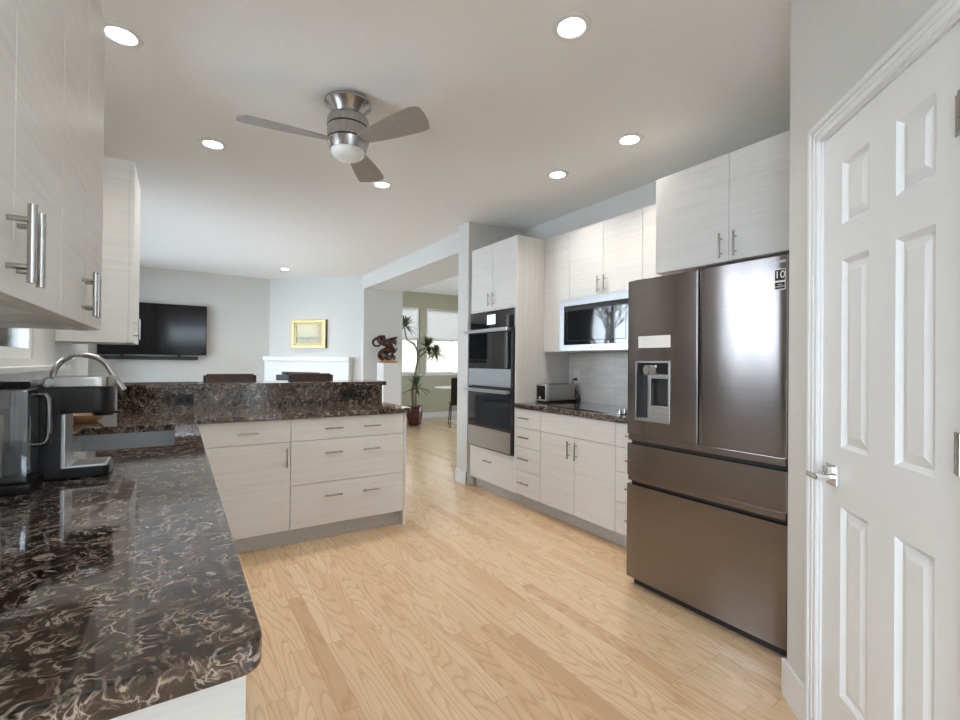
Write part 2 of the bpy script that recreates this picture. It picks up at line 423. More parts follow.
# behind the camera
ADDED_BACKW = (-0.5, 1.15, 1.95, 2.62)  # unseen high window invented to light the fronts from behind
wall_holes('wall_front', 'y', -3.7, -3.56, -0.70, 1.34, 0, CE, [ADDED_BACKW])
struct(MB().box(1.2, 1.34, -3.56, 0.08, 0, CE).build('wall_hall', 'wall'))

# diagonal pantry wall with door opening: s along wall from corner, n towards room
P0 = Vector((2.0, 0.88, 0)); RD = 1/sqrt(2)
DM = Matrix(((-RD, -RD, 0, P0.x), (-RD, RD, 0, P0.y), (0, 0, 1, 0), (0, 0, 0, 1)))   # local (s, n, z)
DS0, DS1, DZ = 0.283, 0.872, 2.016
mb = MB(DM)
mb.box(0.034, DS0-0.018, -0.115, 0, 0, CE); mb.box(DS1+0.018, 1.131, -0.115, 0, 0, CE); mb.box(DS0-0.018, DS1+0.018, -0.115, 0, DZ+0.02, CE)
struct(mb.build('wall_diagonal', 'wall'))
# casing with a stepped moulding profile, jambs and stop
mb = MB(DM)
CW = 0.062
for (a, b_, h) in ((0, CW, 0.007), (0.002, CW-0.003, 0.010), (0.0, 0.022, 0.014), (0.003, 0.018, 0.016), (0.026, 0.040, 0.0125)):
    o1 = DS0-0.010-CW; o2 = DS1+0.010+CW
    mb.box(o1+a, o1+b_, 0, h, 0, DZ+0.010+CW-a)
    mb.box(o2-b_, o2-a, 0, h, 0, DZ+0.010+CW-a)
    mb.box(o1+a, o2-a, 0, h, DZ+0.010+CW-b_, DZ+0.010+CW-a)
mb.box(DS0-0.018, DS0-0.003, -0.115, 0.001, 0, DZ+0.02); mb.box(DS1+0.003, DS1+0.018, -0.115, 0.001, 0, DZ+0.02)
mb.box(DS0-0.018, DS1+0.018, -0.115, 0.001, DZ+0.004, DZ+0.02)
struct(mb.build('trim_1', 'trim'))
# six-panel door
door = bpy.data.objects.new('door_1', None); COL.objects.link(door); struct(door); ORG['door_1'] = Vector()
mb = MB(DM); FN = -0.006; BN = -0.041
cols = [(0.389, 0.527), (0.641, 0.779)]; rows = [(0.25, 0.835), (1.017, 1.60), (1.71, 1.905)]
xs = [DS0, cols[0][0], cols[0][1], cols[1][0], cols[1][1], DS1]
for (a, b_) in ((DS0, cols[0][0]), (cols[0][1], cols[1][0]), (cols[1][1], DS1)): mb.box(a, b_, BN, FN, 0.008, DZ)
for c in cols:
    zz = 0.008
    for r_ in rows+[(DZ, DZ)]:
        mb.box(c[0], c[1], BN, FN, zz, r_[0]); zz = r_[1]
def frustum(mb, s0, s1, z0, z1, ins, n0, n1):
    v = [(s0, n0, z0), (s1, n0, z0), (s1, n0, z1), (s0, n0, z1), (s0+ins, n1, z0+ins), (s1-ins, n1, z0+ins), (s1-ins, n1, z1-ins), (s0+ins, n1, z1-ins)]
    mb._add(v, [(0, 1, 5, 4), (1, 2, 6, 5), (2, 3, 7, 6), (3, 0, 4, 7), (4, 5, 6, 7)])
def rim(mb, s0, s1, z0, z1, ins, n0, n1):
    v = [(s0, n0, z0), (s1, n0, z0), (s1, n0, z1), (s0, n0, z1), (s0+ins, n1, z0+ins), (s1-ins, n1, z0+ins), (s1-ins, n1, z1-ins), (s0+ins, n1, z1-ins)]
    mb._add(v, [(0, 1, 5, 4), (1, 2, 6, 5), (2, 3, 7, 6), (3, 0, 4, 7)])
for c in cols:
    for r_ in rows:
        rim(mb, c[0], c[1], r_[0], r_[1], 0.012, FN, FN-0.012)
        rim(mb, c[0]+0.012, c[1]-0.012, r_[0]+0.012, r_[1]-0.012, 0.004, FN-0.012, FN-0.012)
        frustum(mb, c[0]+0.014, c[1]-0.014, r_[0]+0.014, r_[1]-0.014, 0.026, FN-0.012, FN-0.003)
mb.build('door_leaf', 'trim', door)
mb = MB(DM)
mb.box(0.322, 0.384, FN, FN+0.010, 0.893, 0.958, 0.003); mb.cyl((0.353, FN+0.008, 0.918), (0.353, FN+0.056, 0.918), 0.012)
mb.box(0.345, 0.372, FN+0.010, FN+0.030, 0.930, 0.952, 0.003)
mb.box(0.300, 0.367, FN+0.044, FN+0.058, 0.909, 0.925, 0.004)
mb.build('door_handle', 'chrome', door)
for hz in (0.25, 1.085, 1.815):
    mb = MB(DM); mb.cyl((DS1-0.012, FN+0.006, hz-0.045), (DS1-0.012, FN+0.006, hz+0.045), 0.007, n=12)
    mb.cyl((DS1-0.012, FN+0.006, hz-0.012), (DS1-0.012, FN+0.006, hz+0.012), 0.0078, n=12)
    mb.box(DS1-0.036, DS1-0.012, FN-0.0005, FN+0.0015, hz-0.045, hz+0.045); mb.build('hinge', 'nickel', door)

# baseboards
def base_board(name, mb): return struct(mb.build(name, 'trim'))
mb = MB(DM); mb.box(0.020, DS0-0.010-CW, 0, 0.014, 0, 0.14, 0.003); base_board('baseboard_diagonal', mb)
mb = MB(); mb.box(2.515, 2.53, 4.111, 4.350, 0, 0.14, 0.003); mb.box(2.515, 2.61, 4.111, 4.125, 0, 0.14, 0.003); mb.box(2.515, 3.4, 4.335, 4.350, 0, 0.14, 0.003)
base_board('baseboard_wing', mb)
mb = MB(); mb.box(3.345, 7.56, 9.506, 9.52, 0, 0.13, 0.003); mb.box(3.345, 3.359, 7.69, 9.506, 0, 0.13, 0.003); base_board('baseboard_dining', mb)
mb = MB(); mb.box(2.64, 3.345, 7.676, 7.69, 0, 0.13, 0.003); base_board('baseboard_pier', mb)
mb = MB(); mb.box(-1.22, 1.38, 9.056, 9.07, 0, 0.13, 0.003); base_board('baseboard_back', mb)
mb = MB(); mb.box(1.186, 1.2, -3.56, 0.05, 0, 0.14, 0.003); base_board('baseboard_hall', mb)

# windows; the last three built are unseen and added for daylight
def window(name, axis, p0, p1, hole, mull=(), rail=None, fr=0.045, sill=0.0, side=1, pm=None):
    a0, a1, z0, z1 = hole
    root = bpy.data.objects.new(name, None); COL.objects.link(root); struct(root); ORG[name] = Vector()
    pm = (p0+p1)/2 if pm is None else pm
    def bx(mb, u0, u1, q0, q1, v0, v1, bev=0.0):
        if axis == 'x': mb.box(q0, q1, u0, u1, v0, v1, bev)
        else: mb.box(u0, u1, q0, q1, v0, v1, bev)
    mb = MB(); q0, q1 = pm-0.03, pm+0.03
    bx(mb, a0, a0+fr, q0, q1, z0, z1); bx(mb, a1-fr, a1, q0, q1, z0, z1)
    bx(mb, a0+fr, a1-fr, q0, q1, z0, z0+fr); bx(mb, a0+fr, a1-fr, q0, q1, z1-fr, z1)
    for m_ in mull: bx(mb, m_-fr/2, m_+fr/2, q0, q1, z0+fr, z1-fr)
    if rail: bx(mb, a0+fr, a1-fr, q0-0.006, q1+0.006, rail-fr*0.6, rail+fr*0.6)
    mb.build('window_frame', 'trim', root)
    mb = MB(); bx(mb, a0+fr, a1-fr, pm-0.003, pm+0.003, z0+fr, z1-fr); mb.build('pane', 'glass', root)
    if sill:
        mb = MB(); 
        pin = p1 if side > 0 else p0
        bx(mb, a0-0.05, a1+0.05, min(pin, pin+side*sill), max(pin, pin+side*sill), z0-0.03, z0, 0.004)
        mb.build('window_sill', 'trim', root)
    return root
window('window_1', 'x', -0.70, -0.555, SINKW, pm=-0.588)
window('window_2', 'x', -1.36, -1.22, FAMW, mull=(6.0, 7.45))
window('window_3', 'y', 9.52, 9.66, DW1, rail=1.79, sill=0.05, side=-1)
window('window_4', 'y', 9.52, 9.66, DW2, rail=1.79, sill=0.05, side=-1)
window('added_window_5', 'x', 7.56, 7.70, ADDED_SIDEW, mull=(6.9,))
window('added_window_7', 'y', -3.70, -3.56, ADDED_BACKW, mull=(0.325,))
window('added_window_6', 'x', -0.70, -0.555, ADDED_NOOKW, mull=(-2.3, -1.2))
# ledge under the sink window, stone-white splash below it
struct(MB().box(-0.555, -0.485, 2.0, 3.335, 1.215, 1.238, 0.003).build('trim_2', 'trim'))
struct(MB().box(-0.555, -0.543, 0.66, 3.93, 0.914, 1.215).build('wall_splash', 'tile'))

# raised bar half wall (white painted core with an end post on the left)
struct(MB().box(-0.555, 1.50, 3.955, 4.085, 0, 1.062).build('wall_bar', 'trim'))
struct(MB().box(-0.535, -0.335, 3.925, 4.09, 0.914, 1.10, 0.003).build('trim_3', 'trim'))

# ================================================================== CABINETS
def bar_handle(p, axis, ln, out, parent, r=0.006, off=0.029, post=0.6):
    """p = centre on the face; axis = unit vec of the bar; out = unit normal"""
    p, a, o_ = Vector(p), Vector(axis), Vector(out)
    mb = MB(); c = p+o_*off
    mb.cyl(c-a*ln/2, c+a*ln/2, r, n=14)
    for s in (-1, 1): mb.cyl(p+a*s*ln*post/2, c+a*s*ln*post/2, r*0.75, n=10)
    return mb.build('handle', 'nickel', parent, True)
GAP = 0.0018
def front(name, root, facing, f, a0, a1, z0, z1, th=0.02, mat='lam'):
    mb = MB(); a0 += GAP; a1 -= GAP; z0 += GAP; z1 -= GAP
    if facing == '+x': mb.box(f-th, f, a0, a1, z0, z1, 0.0012, 1)
    if facing == '-x': mb.box(f, f+th, a0, a1, z0, z1, 0.0012, 1)
    if facing == '-y': mb.box(a0, a1, f, f+th, z0, z1, 0.0012, 1)
    return mb.build(name, mat, root)
OUT = {'+x': (1, 0, 0), '-x': (-1, 0, 0), '-y': (0, -1, 0)}
def fpt(facing, f, a, z): return (f, a, z) if facing[1] == 'x' else (a, f, z)
def vhandle(root, facing, f, a, z, ln=0.135): return bar_handle(fpt(facing, f, a, z), (0, 0, 1), ln, OUT[facing], root)
def hhandle(root, facing, f, a, z, ln=0.13): return bar_handle(fpt(facing, f, a, z), (0, 1, 0) if facing[1] == 'x' else (1, 0, 0), ln, OUT[facing], root)

# ---- left wall cabinets (faces at X = -0.223)
LF, UB, UT = -0.220, 1.366, 2.41
def left_upper(y0, y1, label, seam, hs):
    t = thing('wall_cabinet', label, 'cabinet', (-0.39, (y0+y1)/2, UB))
    mb = MB(); x0, x1, th = -0.553, LF-0.021, 0.018
    mb.box(x0, x1, y0, y0+th, UB, UT); mb.box(x0, x1, y1-th, y1, UB, UT); mb.box(x0, x1, y0+th, y1-th, UT-th, UT)
    mb.box(x0, x1, y0+th, y1-th, UB+0.018, UB+0.036); mb.box(x0, x0+0.006, y0+th, y1-th, UB+0.036, UT-th)
    mb.box(x1-0.02, x1, y0+th, y1-th, UB, UB+0.018)
    mb.build('body', 'lam', t)
    ys = [y0]+seam+[y1]
    for i in range(len(ys)-1):
        d = front('door', t, '+x', LF, ys[i], ys[i+1], UB, UT)
        vhandle(d, '+x', LF, hs[i], UB+0.082, 0.122)
    return t
left_upper(0.70, 1.384, 'nearest white wall cabinet on the left, paired handles at the photo edge', [1.022], [0.984, 1.040])
left_upper(1.384, 2.04, 'white wall cabinet at far end of the near left bank, above the coffee machine', [1.71], [1.648, 1.702])
left_upper(3.34, 3.86, 'white wall cabinet beyond the sink, in front of the television', [], [3.40])

# ---- left base run under the long worktop
t = thing('base_cabinet', 'white base cabinet under the near end of the long dark left worktop', 'cabinet', (-0.24, 1.4, 0))
mb = MB(); mb.box(-0.553, 0.057, 0.69, 2.28, 0.10, 0.874); mb.build('body', 'lam', t)
mb = MB(); mb.box(-0.553, -0.01, 0.70, 2.28, 0, 0.10); mb.build('toe_kick', 'toe', t)
mb = MB(); mb.box(-0.553, 0.079, 0.668, 0.689, 0, 0.874, 0.001, 1); mb.build('end_panel', 'lam', t)
for (a, b_) in ((0.689, 1.22), (1.22, 1.75), (1.75, 2.28)):
    d = front('door', t, '+x', 0.078, a, b_, 0.113, 0.72); vhandle(d, '+x', 0.078, b_-0.05, 0.62)
    d = front('drawer', t, '+x', 0.078, a, b_, 0.72, 0.87); hhandle(d, '+x', 0.078, (a+b_)/2, 0.795)
t = thing('sink_cabinet', 'white sink base cabinet in the corner below the steel sink', 'cabinet', (-0.24, 2.8, 0))
mb = MB(); mb.box(-0.553, 0.057, 2.281, 3.37, 0.10, 0.66); mb.box(0.02, 0.057, 2.281, 3.37, 0.66, 0.874); mb.build('body', 'lam', t)
mb = MB(); mb.box(0.058, 0.0985, 3.325, 3.388, 0.113, 0.874); mb.build('corner_filler', 'lam', t)
mb = MB(); mb.box(-0.553, -0.01, 2.281, 3.37, 0, 0.10); mb.build('toe_kick', 'toe', t)
for (a, b_) in ((2.281, 2.80), (2.80, 3.32)):
    d = front('door', t, '+x', 0.078, a, b_, 0.113, 0.87); vhandle(d, '+x', 0.078, 2.80+(0.05 if a > 2.5 else -0.05), 0.72)

# ---- peninsula (fronts at Y = 3.37)
PF = 3.37
t = thing('base_cabinet', 'white peninsula cabinet with one drawer above one door, beside the sink corner', 'cabinet', (0.36, 3.65, 0))
mb = MB(); mb.box(0.10, 0.654, PF+0.021, 3.953, 0.112, 0.874); mb.build('body', 'lam', t)
mb = MB(); mb.box(0.05, 0.6545, PF+0.06, 3.95, 0, 0.112); mb.build('toe_kick', 'toe', t)
d = front('drawer', t, '-y', PF, 0.102, 0.6555, 0.717, 0.873); hhandle(d, '-y', PF, 0.388, 0.794, 0.125)
d = front('door', t, '-y', PF, 0.102, 0.6555, 0.113, 0.717); vhandle(d, '-y', PF, 0.628, 0.615, 0.13)
t = thing('base_cabinet', 'white peninsula cabinet of three wide drawers with paired bar handles', 'cabinet', (1.08, 3.65, 0))
mb = MB(); mb.box(0.655, 1.486, PF+0.021, 3.95, 0.112, 0.874); mb.build('body', 'lam', t)
mb = MB(); mb.box(0.655, 1.486, PF+0.06, 3.95, 0, 0.112); mb.build('toe_kick', 'toe', t)
mb = MB(); mb.prism([(1.488, PF), (1.507, PF), (1.507, 3.954), (1.488, 3.954)], 0, 0.874); mb.build('end_panel', 'lam', t)
for (z0, z1) in ((0.717, 0.873), (0.414, 0.717), (0.113, 0.414)):
    d = front('drawer', t, '-y', PF, 0.6556, 1.487, z0, z1)
    for x in (0.942, 1.221): hhandle(d, '-y', PF, x, {0.717: 0.795, 0.414: 0.625, 0.113: 0.32}[z0], 0.127)

# ---- right run: base cabinets (fronts at X = 2.54)
RF = 2.54
def right_base(y0, y1, label):
    t = thing('base_cabinet', label, 'cabinet', (2.86, (y0+y1)/2, 0))
    mb = MB(); mb.box(RF+0.021, 3.19, y0+0.001, y1-0.001, 0.112, 0.874); mb.build('body', 'lam', t)
    mb = MB(); mb.box(2.62, 3.19, y0+0.001, y1-0.001, 0, 0.112); mb.build('toe_kick', 'toe', t)
    return t
DR = [(0.705, 0.868), (0.535, 0.705), (0.330, 0.535), (0.113, 0.330)]
t = right_base(2.972, 3.318, 'white four-drawer cabinet between the double oven and the cooktop cabinet')
for z0, z1 in DR:
    d = front('drawer', t, '-x', RF, 2.972, 3.318, z0, z1); hhandle(d, '-x', RF, 3.175, (z0+z1)/2+0.005, 0.14)
t = right_base(2.182, 2.972, 'white two-door cabinet below the black cooktop')
front('false_front', t, '-x', RF, 2.182, 2.972, 0.705, 0.868)
for a, b_, h in ((2.182, 2.577, 2.55), (2.577, 2.972, 2.627)):
    d = front('door', t, '-x', RF, a, b_, 0.113, 0.705); vhandle(d, '-x', RF, h, 0.607, 0.135)
t = right_base(1.83, 2.182, 'white four-drawer cabinet half hidden behind the refrigerator')
for z0, z1 in DR:
    d = front('drawer', t, '-x', RF, 1.83, 2.182, z0, z1); hhandle(d, '-x', RF, 2.006, (z0+z1)/2+0.005, 0.14)

# ---- tall oven cabinet
TF, TY0, TY1 = 2.545, 3.322, 4.090
t = thing('oven_cabinet', 'tall white cabinet around the double oven, beside the grey wall end', 'cabinet', (2.87, 3.73, 0))
mb = MB()
mb.box(TF+0.021, 3.195, TY0, TY0+0.02, 0.10, 2.425); mb.box(TF+0.021, 3.195, TY1-0.02, TY1, 0.10, 2.425)
mb.box(TF+0.021, 3.195, TY0+0.02, TY1-0.02, 2.405, 2.425); mb.box(TF+0.021, 3.195, TY0+0.02, TY1-0.02, 1.792, 1.81)
mb.box(TF+0.021, 3.195, TY0+0.02, TY1-0.02, 0.39, 0.408); mb.box(TF+0.021, 3.195, TY0+0.02, TY1-0.02, 0.10, 0.118)
mb.box(3.18, 3.195, TY0+0.02, TY1-0.02, 0.118, 2.405)
mb.build('body', 'lamv', t)
mb = MB(); mb.box(TF, TF+0.021, TY0, TY0+0.016, 0.105, 2.425); mb.build('front_edge', 'edge', t)
mb = MB(); mb.box(2.62, 3.19, TY0, TY1, 0, 0.10); mb.build('toe_kick', 'toe', t)
for a, b_, h in ((TY0+0.017, 3.710, 3.672), (3.710, TY1, 3.748)):
    d = front('door', t, '-x', TF, a, b_, 1.792, 2.425); vhandle(d, '-x', TF, h, 1.882, 0.13)
d = front('drawer', t, '-x', TF, TY0+0.017, TY1, 0.108, 0.402); hhandle(d, '-x', TF, 3.74, 0.315, 0.14)
for z0, z1 in ((1.776, 1.790), (0.404, 0.425)):
    mb = MB(); mb.box(TF+0.001, TF+0.018, TY0+0.017, TY1, z0, z1); mb.build('filler_strip', 'edge', t)

# ---- double oven
OF = TF-0.004
oy0, oy1 = TY0+0.019, TY1-0.004
t = thing('double_oven', 'stainless and black glass double wall oven built into the tall white cabinet', 'oven', (2.85, 3.73, 0.43))
mb = MB(); mb.box(OF+0.012, 3.15, TY0+0.024, TY1-0.024, 0.43, 1.774); mb.build('housing', 'mblack', t)
mb = MB(); mb.box(OF-0.004, OF+0.012, oy0, oy1, 1.602, 1.772, 0.002); mb.build('control_panel', 'glassb', t)
mb = MB(); mb.box(OF-0.006, OF-0.0042, 3.640, 3.780, 1.642, 1.735); mb.build('display', 'lcd', t)
for nm, z0, z1, sz, hz in (('upper', 1.045, 1.596, 1.215, 1.578), ('lower', 0.446, 1.034, 0.640, 1.005)):
    mb = MB(); mb.box(OF-0.022, OF+0.012, oy0, oy1, z0, z1, 0.002); d = mb.build('door', 'mblack', t)
    mb = MB(); mb.box(OF-0.026, OF-0.0222, oy0+0.022, oy1-0.004, sz, z1-0.003, 0.001, 1); mb.build('glass', 'glassb', d)
    mb = MB(); mb.box(OF-0.026, OF-0.0222, oy0+0.022, oy1-0.004, z0, sz-0.002, 0.001, 1); mb.build('lower_panel', 'steel', d)
    mb = MB(); mb.box(OF-0.086, OF-0.066, oy0+0.01, oy1+0.006, hz-0.017, hz+0.017, 0.006)
    for y in (oy0+0.04, oy1-0.04): mb.box(OF-0.068, OF-0.0262, y-0.016, y+0.016, hz-0.012, hz+0.012, 0.003)
    mb.build('handle', 'steel', d)

# ---- right wall cabinets (fronts at X = 2.865)
UF = 2.865
def right_upper(y0, y1, z0, label, f=UF, z1=2.425):
    t = thing('wall_cabinet', label, 'cabinet', ((f+3.19)/2, (y0+y1)/2, z0))
    mb = MB(); mb.box(f+0.021, 3.195, y0+0.001, y1-0.001, z0, z1); mb.build('body', 'lam', t)
    return t
t = right_upper(2.985, 3.319, 1.374, 'narrow white wall cabinet between oven tower and microwave')
front('door', t, '-x', UF, 2.985, 3.319, 1.376, 2.425)
t = right_upper(2.225, 2.985, 1.828, 'white two-door wall cabinet directly above the microwave')
for a, b_, h in ((2.225, 2.603, 2.572), (2.603, 2.985, 2.640)):
    d = front('door', t, '-x', UF, a, b_, 1.83, 2.425); vhandle(d, '-x', UF, h, 1.915, 0.135)
t = right_upper(1.86, 2.225, 1.374, 'narrow white wall cabinet between microwave and refrigerator cabinet')
d = front('door', t, '-x', UF, 1.86, 2.225, 1.376, 2.425)
FUF = 2.515
t = right_upper(0.885, 1.855, 1.838, 'deep white two-door cabinet above the dark refrigerator', FUF, 2.432)
for a, b_, h in ((0.885, 1.390, 1.350), (1.390, 1.855, 1.428)):
    d = front('door', t, '-x', FUF, a, b_, 1.838, 2.432); vhandle(d, '-x', FUF, h, 1.925, 0.135)

# ================================================================== WORKTOPS
def rounded(poly, idx, r, n=6):
    out = []
    k = len(poly)
    for i, p in enumerate(poly):
        if i not in idx: out.append(p); continue
        p = Vector(p); a = (Vector(poly[i-1])-p).normalized(); b = (Vector(poly[(i+1) % k])-p).normalized()
        c = p+(a+b)*r
        a0 = p+a*r; b0 = p+b*r
        t0 = atan2(a0.y-c.y, a0.x-c.x); t1 = atan2(b0.y-c.y, b0.x-c.x); dt = (t1-t0+pi) % (2*pi)-pi
        out += [(c.x+r*cos(t0+dt*j/n), c.y+r*sin(t0+dt*j/n)) for j in range(n+1)]
    return out
def slab(outer, inner, z0, z1, bev):
    mb = MB(); b = mb.b
    def ring(poly, z): 
        vs = [b.verts.new((x, y, z)) for x, y in poly]
        return vs, [b.edges.new((vs[i], vs[(i+1) % len(vs)])) for i in range(len(vs))]
    for z in (z0, z1):
        es = []
        vo, eo = ring(outer, z); es += eo
        vi = None
        if inner: vi, ei = ring(inner, z); es += ei
        bmesh.ops.triangle_fill(b, use_beauty=True, use_dissolve=False, edges=es)
        if z == z0: lo, li = vo, vi
        else:
            for A, B in ((lo, vo), (li, vi)):
                if A is None: continue
                for i in range(len(A)):
                    j = (i+1) % len(A); b.faces.new((A[i], A[j], B[j], B[i]))
    if bev:
        b.normal_update()
        bmesh.ops.recalc_face_normals(b, faces=b.faces[:])
        es = [e for e in b.edges if len(e.link_faces) == 2 and abs(e.calc_face_angle(0)) > 0.8 and abs(e.verts[0].co.z-e.verts[1].co.z) < 1e-5]
        bmesh.ops.bevel(b, geom=es, offset=bev, segments=2, affect='EDGES', profile=0.6)
    return mb
SX0, SX1, SY0, SY1 = -0.405, -0.008, 2.335, 3.115
outer = rounded([(-0.543, 0.645), (0.098, 0.645), (0.098, 3.343), (1.545, 3.343), (1.545, 3.905), (1.545, 3.955), (-0.543, 3.955)], {1, 3}, 0.03)
inner = rounded([(SX0, SY0), (SX1, SY0), (SX1, SY1), (SX0, SY1)], {0, 1, 2, 3}, 0.012, 4)
o = slab(outer, inner, 0.876, 0.914, 0.004).build('worktop', 'stone')
tag(o, 'long L-shaped dark brown stone worktop holding the sink and coffee machine', 'countertop')
outer = rounded([(-0.335, 3.905), (1.56, 3.905), (1.56, 4.36), (-0.335, 4.36)], {1, 2}, 0.02)
o = slab(outer, None, 1.064, 1.098, 0.004).build('bar_counter', 'stone')
tag(o, 'raised dark brown stone bar ledge along the back of the peninsula', 'countertop')
o = MB().box(-0.333, 1.522, 3.928, 3.954, 0.915, 1.063).build('backsplash', 'stone')
tag(o, 'dark veined stone upstand between peninsula worktop and raised bar', 'backsplash')
o = slab([(2.518, 1.83), (3.19, 1.83), (3.19, 3.318), (2.518, 3.318)], None, 0.876, 0.914, 0.003).build('worktop', 'stone')
tag(o, 'short dark stone worktop on the right carrying the toaster and cooktop', 'countertop')
o = MB().box(3.188, 3.199, 1.82, 3.320, 0.915, 1.373).build('backsplash', 'tile')
tag(o, 'pale grey tiled backsplash below the microwave', 'backsplash')

# ---- sink and faucet
t = thing('sink', 'rectangular stainless undermount sink in the left worktop', 'sink', ((SX0+SX1)/2, (SY0+SY1)/2, 0.69))
mb = MB(); x0, x1, y0, y1, z0, z1, th = SX0-0.004, SX1+0.004, SY0-0.004, SY1+0.004, 0.69, 0.875, 0.003
mb.box(x0, x1, y0, y1, z0, z0+th); mb.box(x0-th, x0, y0-th, y1+th, z0, z1); mb.box(x1, x1+th, y0-th, y1+th, z0, z1)
mb.box(x0, x1, y0-th, y0, z0, z1); mb.box(x0, x1, y1, y1+th, z0, z1); mb.build('basin', 'steel', t)
mb = MB(); mb.lathe([(0, 0.6945), (0.02, 0.6945), (0.043, 0.698), (0.045, 0.6935), (0, 0.6932)], (-0.2, 2.74), 24); mb.build('drain', 'chrome', t, True)
FY, FX = 2.80, -0.470
t = thing('faucet', 'tall brushed gooseneck kitchen faucet behind the coffee machine', 'faucet', (FX, FY, 0.914))
mb = MB(); mb.cyl((FX, FY, 0.914), (FX, FY, 0.924), 0.028); mb.cyl((FX, FY, 0.924), (FX, FY, 1.03), 0.02, 0.019); mb.build('faucet_base', 'nickel', t, True)
R_ = 0.104
pts = [(FX, FY, 1.03), (FX, FY, 1.10), (FX, FY, 1.185)]+[(FX+R_-R_*cos(a), FY, 1.185+R_*sin(a)) for a in [pi*k/16 for k in range(1, 15)]]
e0 = Vector(pts[-1]); e1 = e0+Vector((0.016, 0, -0.032))
mb = MB(); mb.tube(pts+[e1], 0.0125, 16); mb.build('spout', 'nickel', t, True)
mb = MB(); dd = (e1-e0).normalized(); mb.tube([e1-dd*0.002, e1+dd*0.012, e1+dd*0.075, e1+dd*0.08], [0.0135, 0.0145, 0.019, 0.017], 16); mb.build('spray_head', 'nickel', t, True)
mb = MB(); mb.cyl((FX, FY, 0.985), (FX, FY-0.04, 0.99), 0.013); mb.tube([(FX, FY-0.035, 0.99), (FX-0.005, FY-0.06, 1.02), (FX-0.008, FY-0.07, 1.07)], [0.008, 0.006, 0.005], 10); mb.build('lever', 'nickel', t, True)
o = MB().lathe([(0, 0.9145), (0.05, 0.9145), (0.075, 0.935), (0.085, 0.958), (0.080, 0.958), (0.068, 0.936), (0, 0.925)], (-0.43, 3.42), 32).build('bowl', 'wood', smooth=True)
tag(o, 'small tan wooden bowl behind the sink, seen past the coffee machine', 'bowl')

# ---- coffee machine (faces +X, tank on the near side)
t = thing('coffee_machine', 'black pod coffee machine with clear water tank on the left worktop', 'coffee maker', (-0.33, 1.85, 0.914))
cy0, cy1 = 1.815, 1.955
mb = MB()
mb.box(-0.52, -0.284, cy0, cy1, 0.916, 1.205, 0.010)                       # rear column
mb.prism(rounded([(-0.29, cy0), (-0.172, cy0), (-0.172, cy1), (-0.29, cy1)], {1, 2}, 0.03), 0.916, 0.944, 0.004)
mb.build('body', 'black', t, True)
mb = MB(); mb.prism(rounded([(-0.50, cy0+0.001), (-0.168, cy0+0.001), (-0.168, cy1-0.001), (-0.50, cy1-0.001)], {1, 2}, 0.045), 1.108, 1.186, 0.006); mb.build('brew_head', 'black', t, True)
mb = MB(); mb.cyl((-0.195, (cy0+cy1)/2, 1.112), (-0.195, (cy0+cy1)/2, 1.094), 0.030, 0.026); mb.box(-0.20, -0.150, cy0+0.05, cy1-0.05, 1.100, 1.106); mb.build('spout', 'black', t, True)
mb = MB(); mb.prism(rounded([(-0.312, cy0-0.003), (-0.164, cy0-0.003), (-0.164, cy1+0.003), (-0.312, cy1+0.003)], {1, 2}, 0.047), 1.187, 1.217, 0.003); mb.cyl((-0.314, cy0-0.003, 1.202), (-0.314, cy1+0.003, 1.202), 0.0148, n=24); l_ = mb.build('lift_lever', 'nickel', t, True)
mb = MB(); mb.cyl((-0.310, cy0-0.006, 1.202), (-0.310, cy0-0.002, 1.202), 0.0105, n=24); mb.build('button', 'steel', l_, True)
mb = MB(); mb.box(-0.285, -0.276, cy0+0.006, cy1-0.006, 0.945, 1.105, 0.002); mb.build('steel_splash_plate', 'steel', t)
mb = MB(); mb.box(-0.276, -0.180, cy0+0.008, cy1-0.008, 0.944, 0.950, 0.002)
dt = mb.build('drip_tray', 'steel', t)
mb = MB()
for k in range(11):
    x = -0.262+k*0.0070
    mb.box(x, x+0.0034, cy0+0.022, cy1-0.022, 0.9501, 0.9507)
mb.build('slots', 'mblack', dt)
tx0, tx1, ty0, ty1 = -0.475, -0.326, 1.665, 1.808
mb = MB(); mb.box(tx0-0.01, tx1+0.008, ty0-0.006, ty1+0.004, 0.9155, 0.942, 0.006); mb.build('tank_base', 'black', t)
mb = MB(); mb.box(tx0, tx1, ty0, ty1, 0.944, 1.192, 0.012)
tk = mb.build('water_tank', 'clear', t, True)
mb = MB(); mb.box(tx0-0.004, tx1+0.004, ty0-0.004, ty1+0.004, 1.193, 1.210, 0.006); mb.build('tank_lid', 'black', tk)
hy = (ty0+ty1)/2
mb = MB(); mb.tube([(tx1-0.004, hy, 1.172), (tx1+0.019, hy, 1.172), (tx1+0.027, hy, 1.160), (tx1+0.029, hy, 1.13), (tx1+0.029, hy, 1.07), (tx1+0.025, hy, 1.042), (tx1+0.016, hy, 1.034), (tx1-0.004, hy, 1.034)], 0.0075, 12); mb.build('tank_handle', 'clear', tk, True)
mb = MB(); mb.box(tx0+0.05, tx0+0.085, ty0+0.05, ty0+0.085, 0.95, 1.12, 0.006); mb.build('water_filter', 'white', tk)

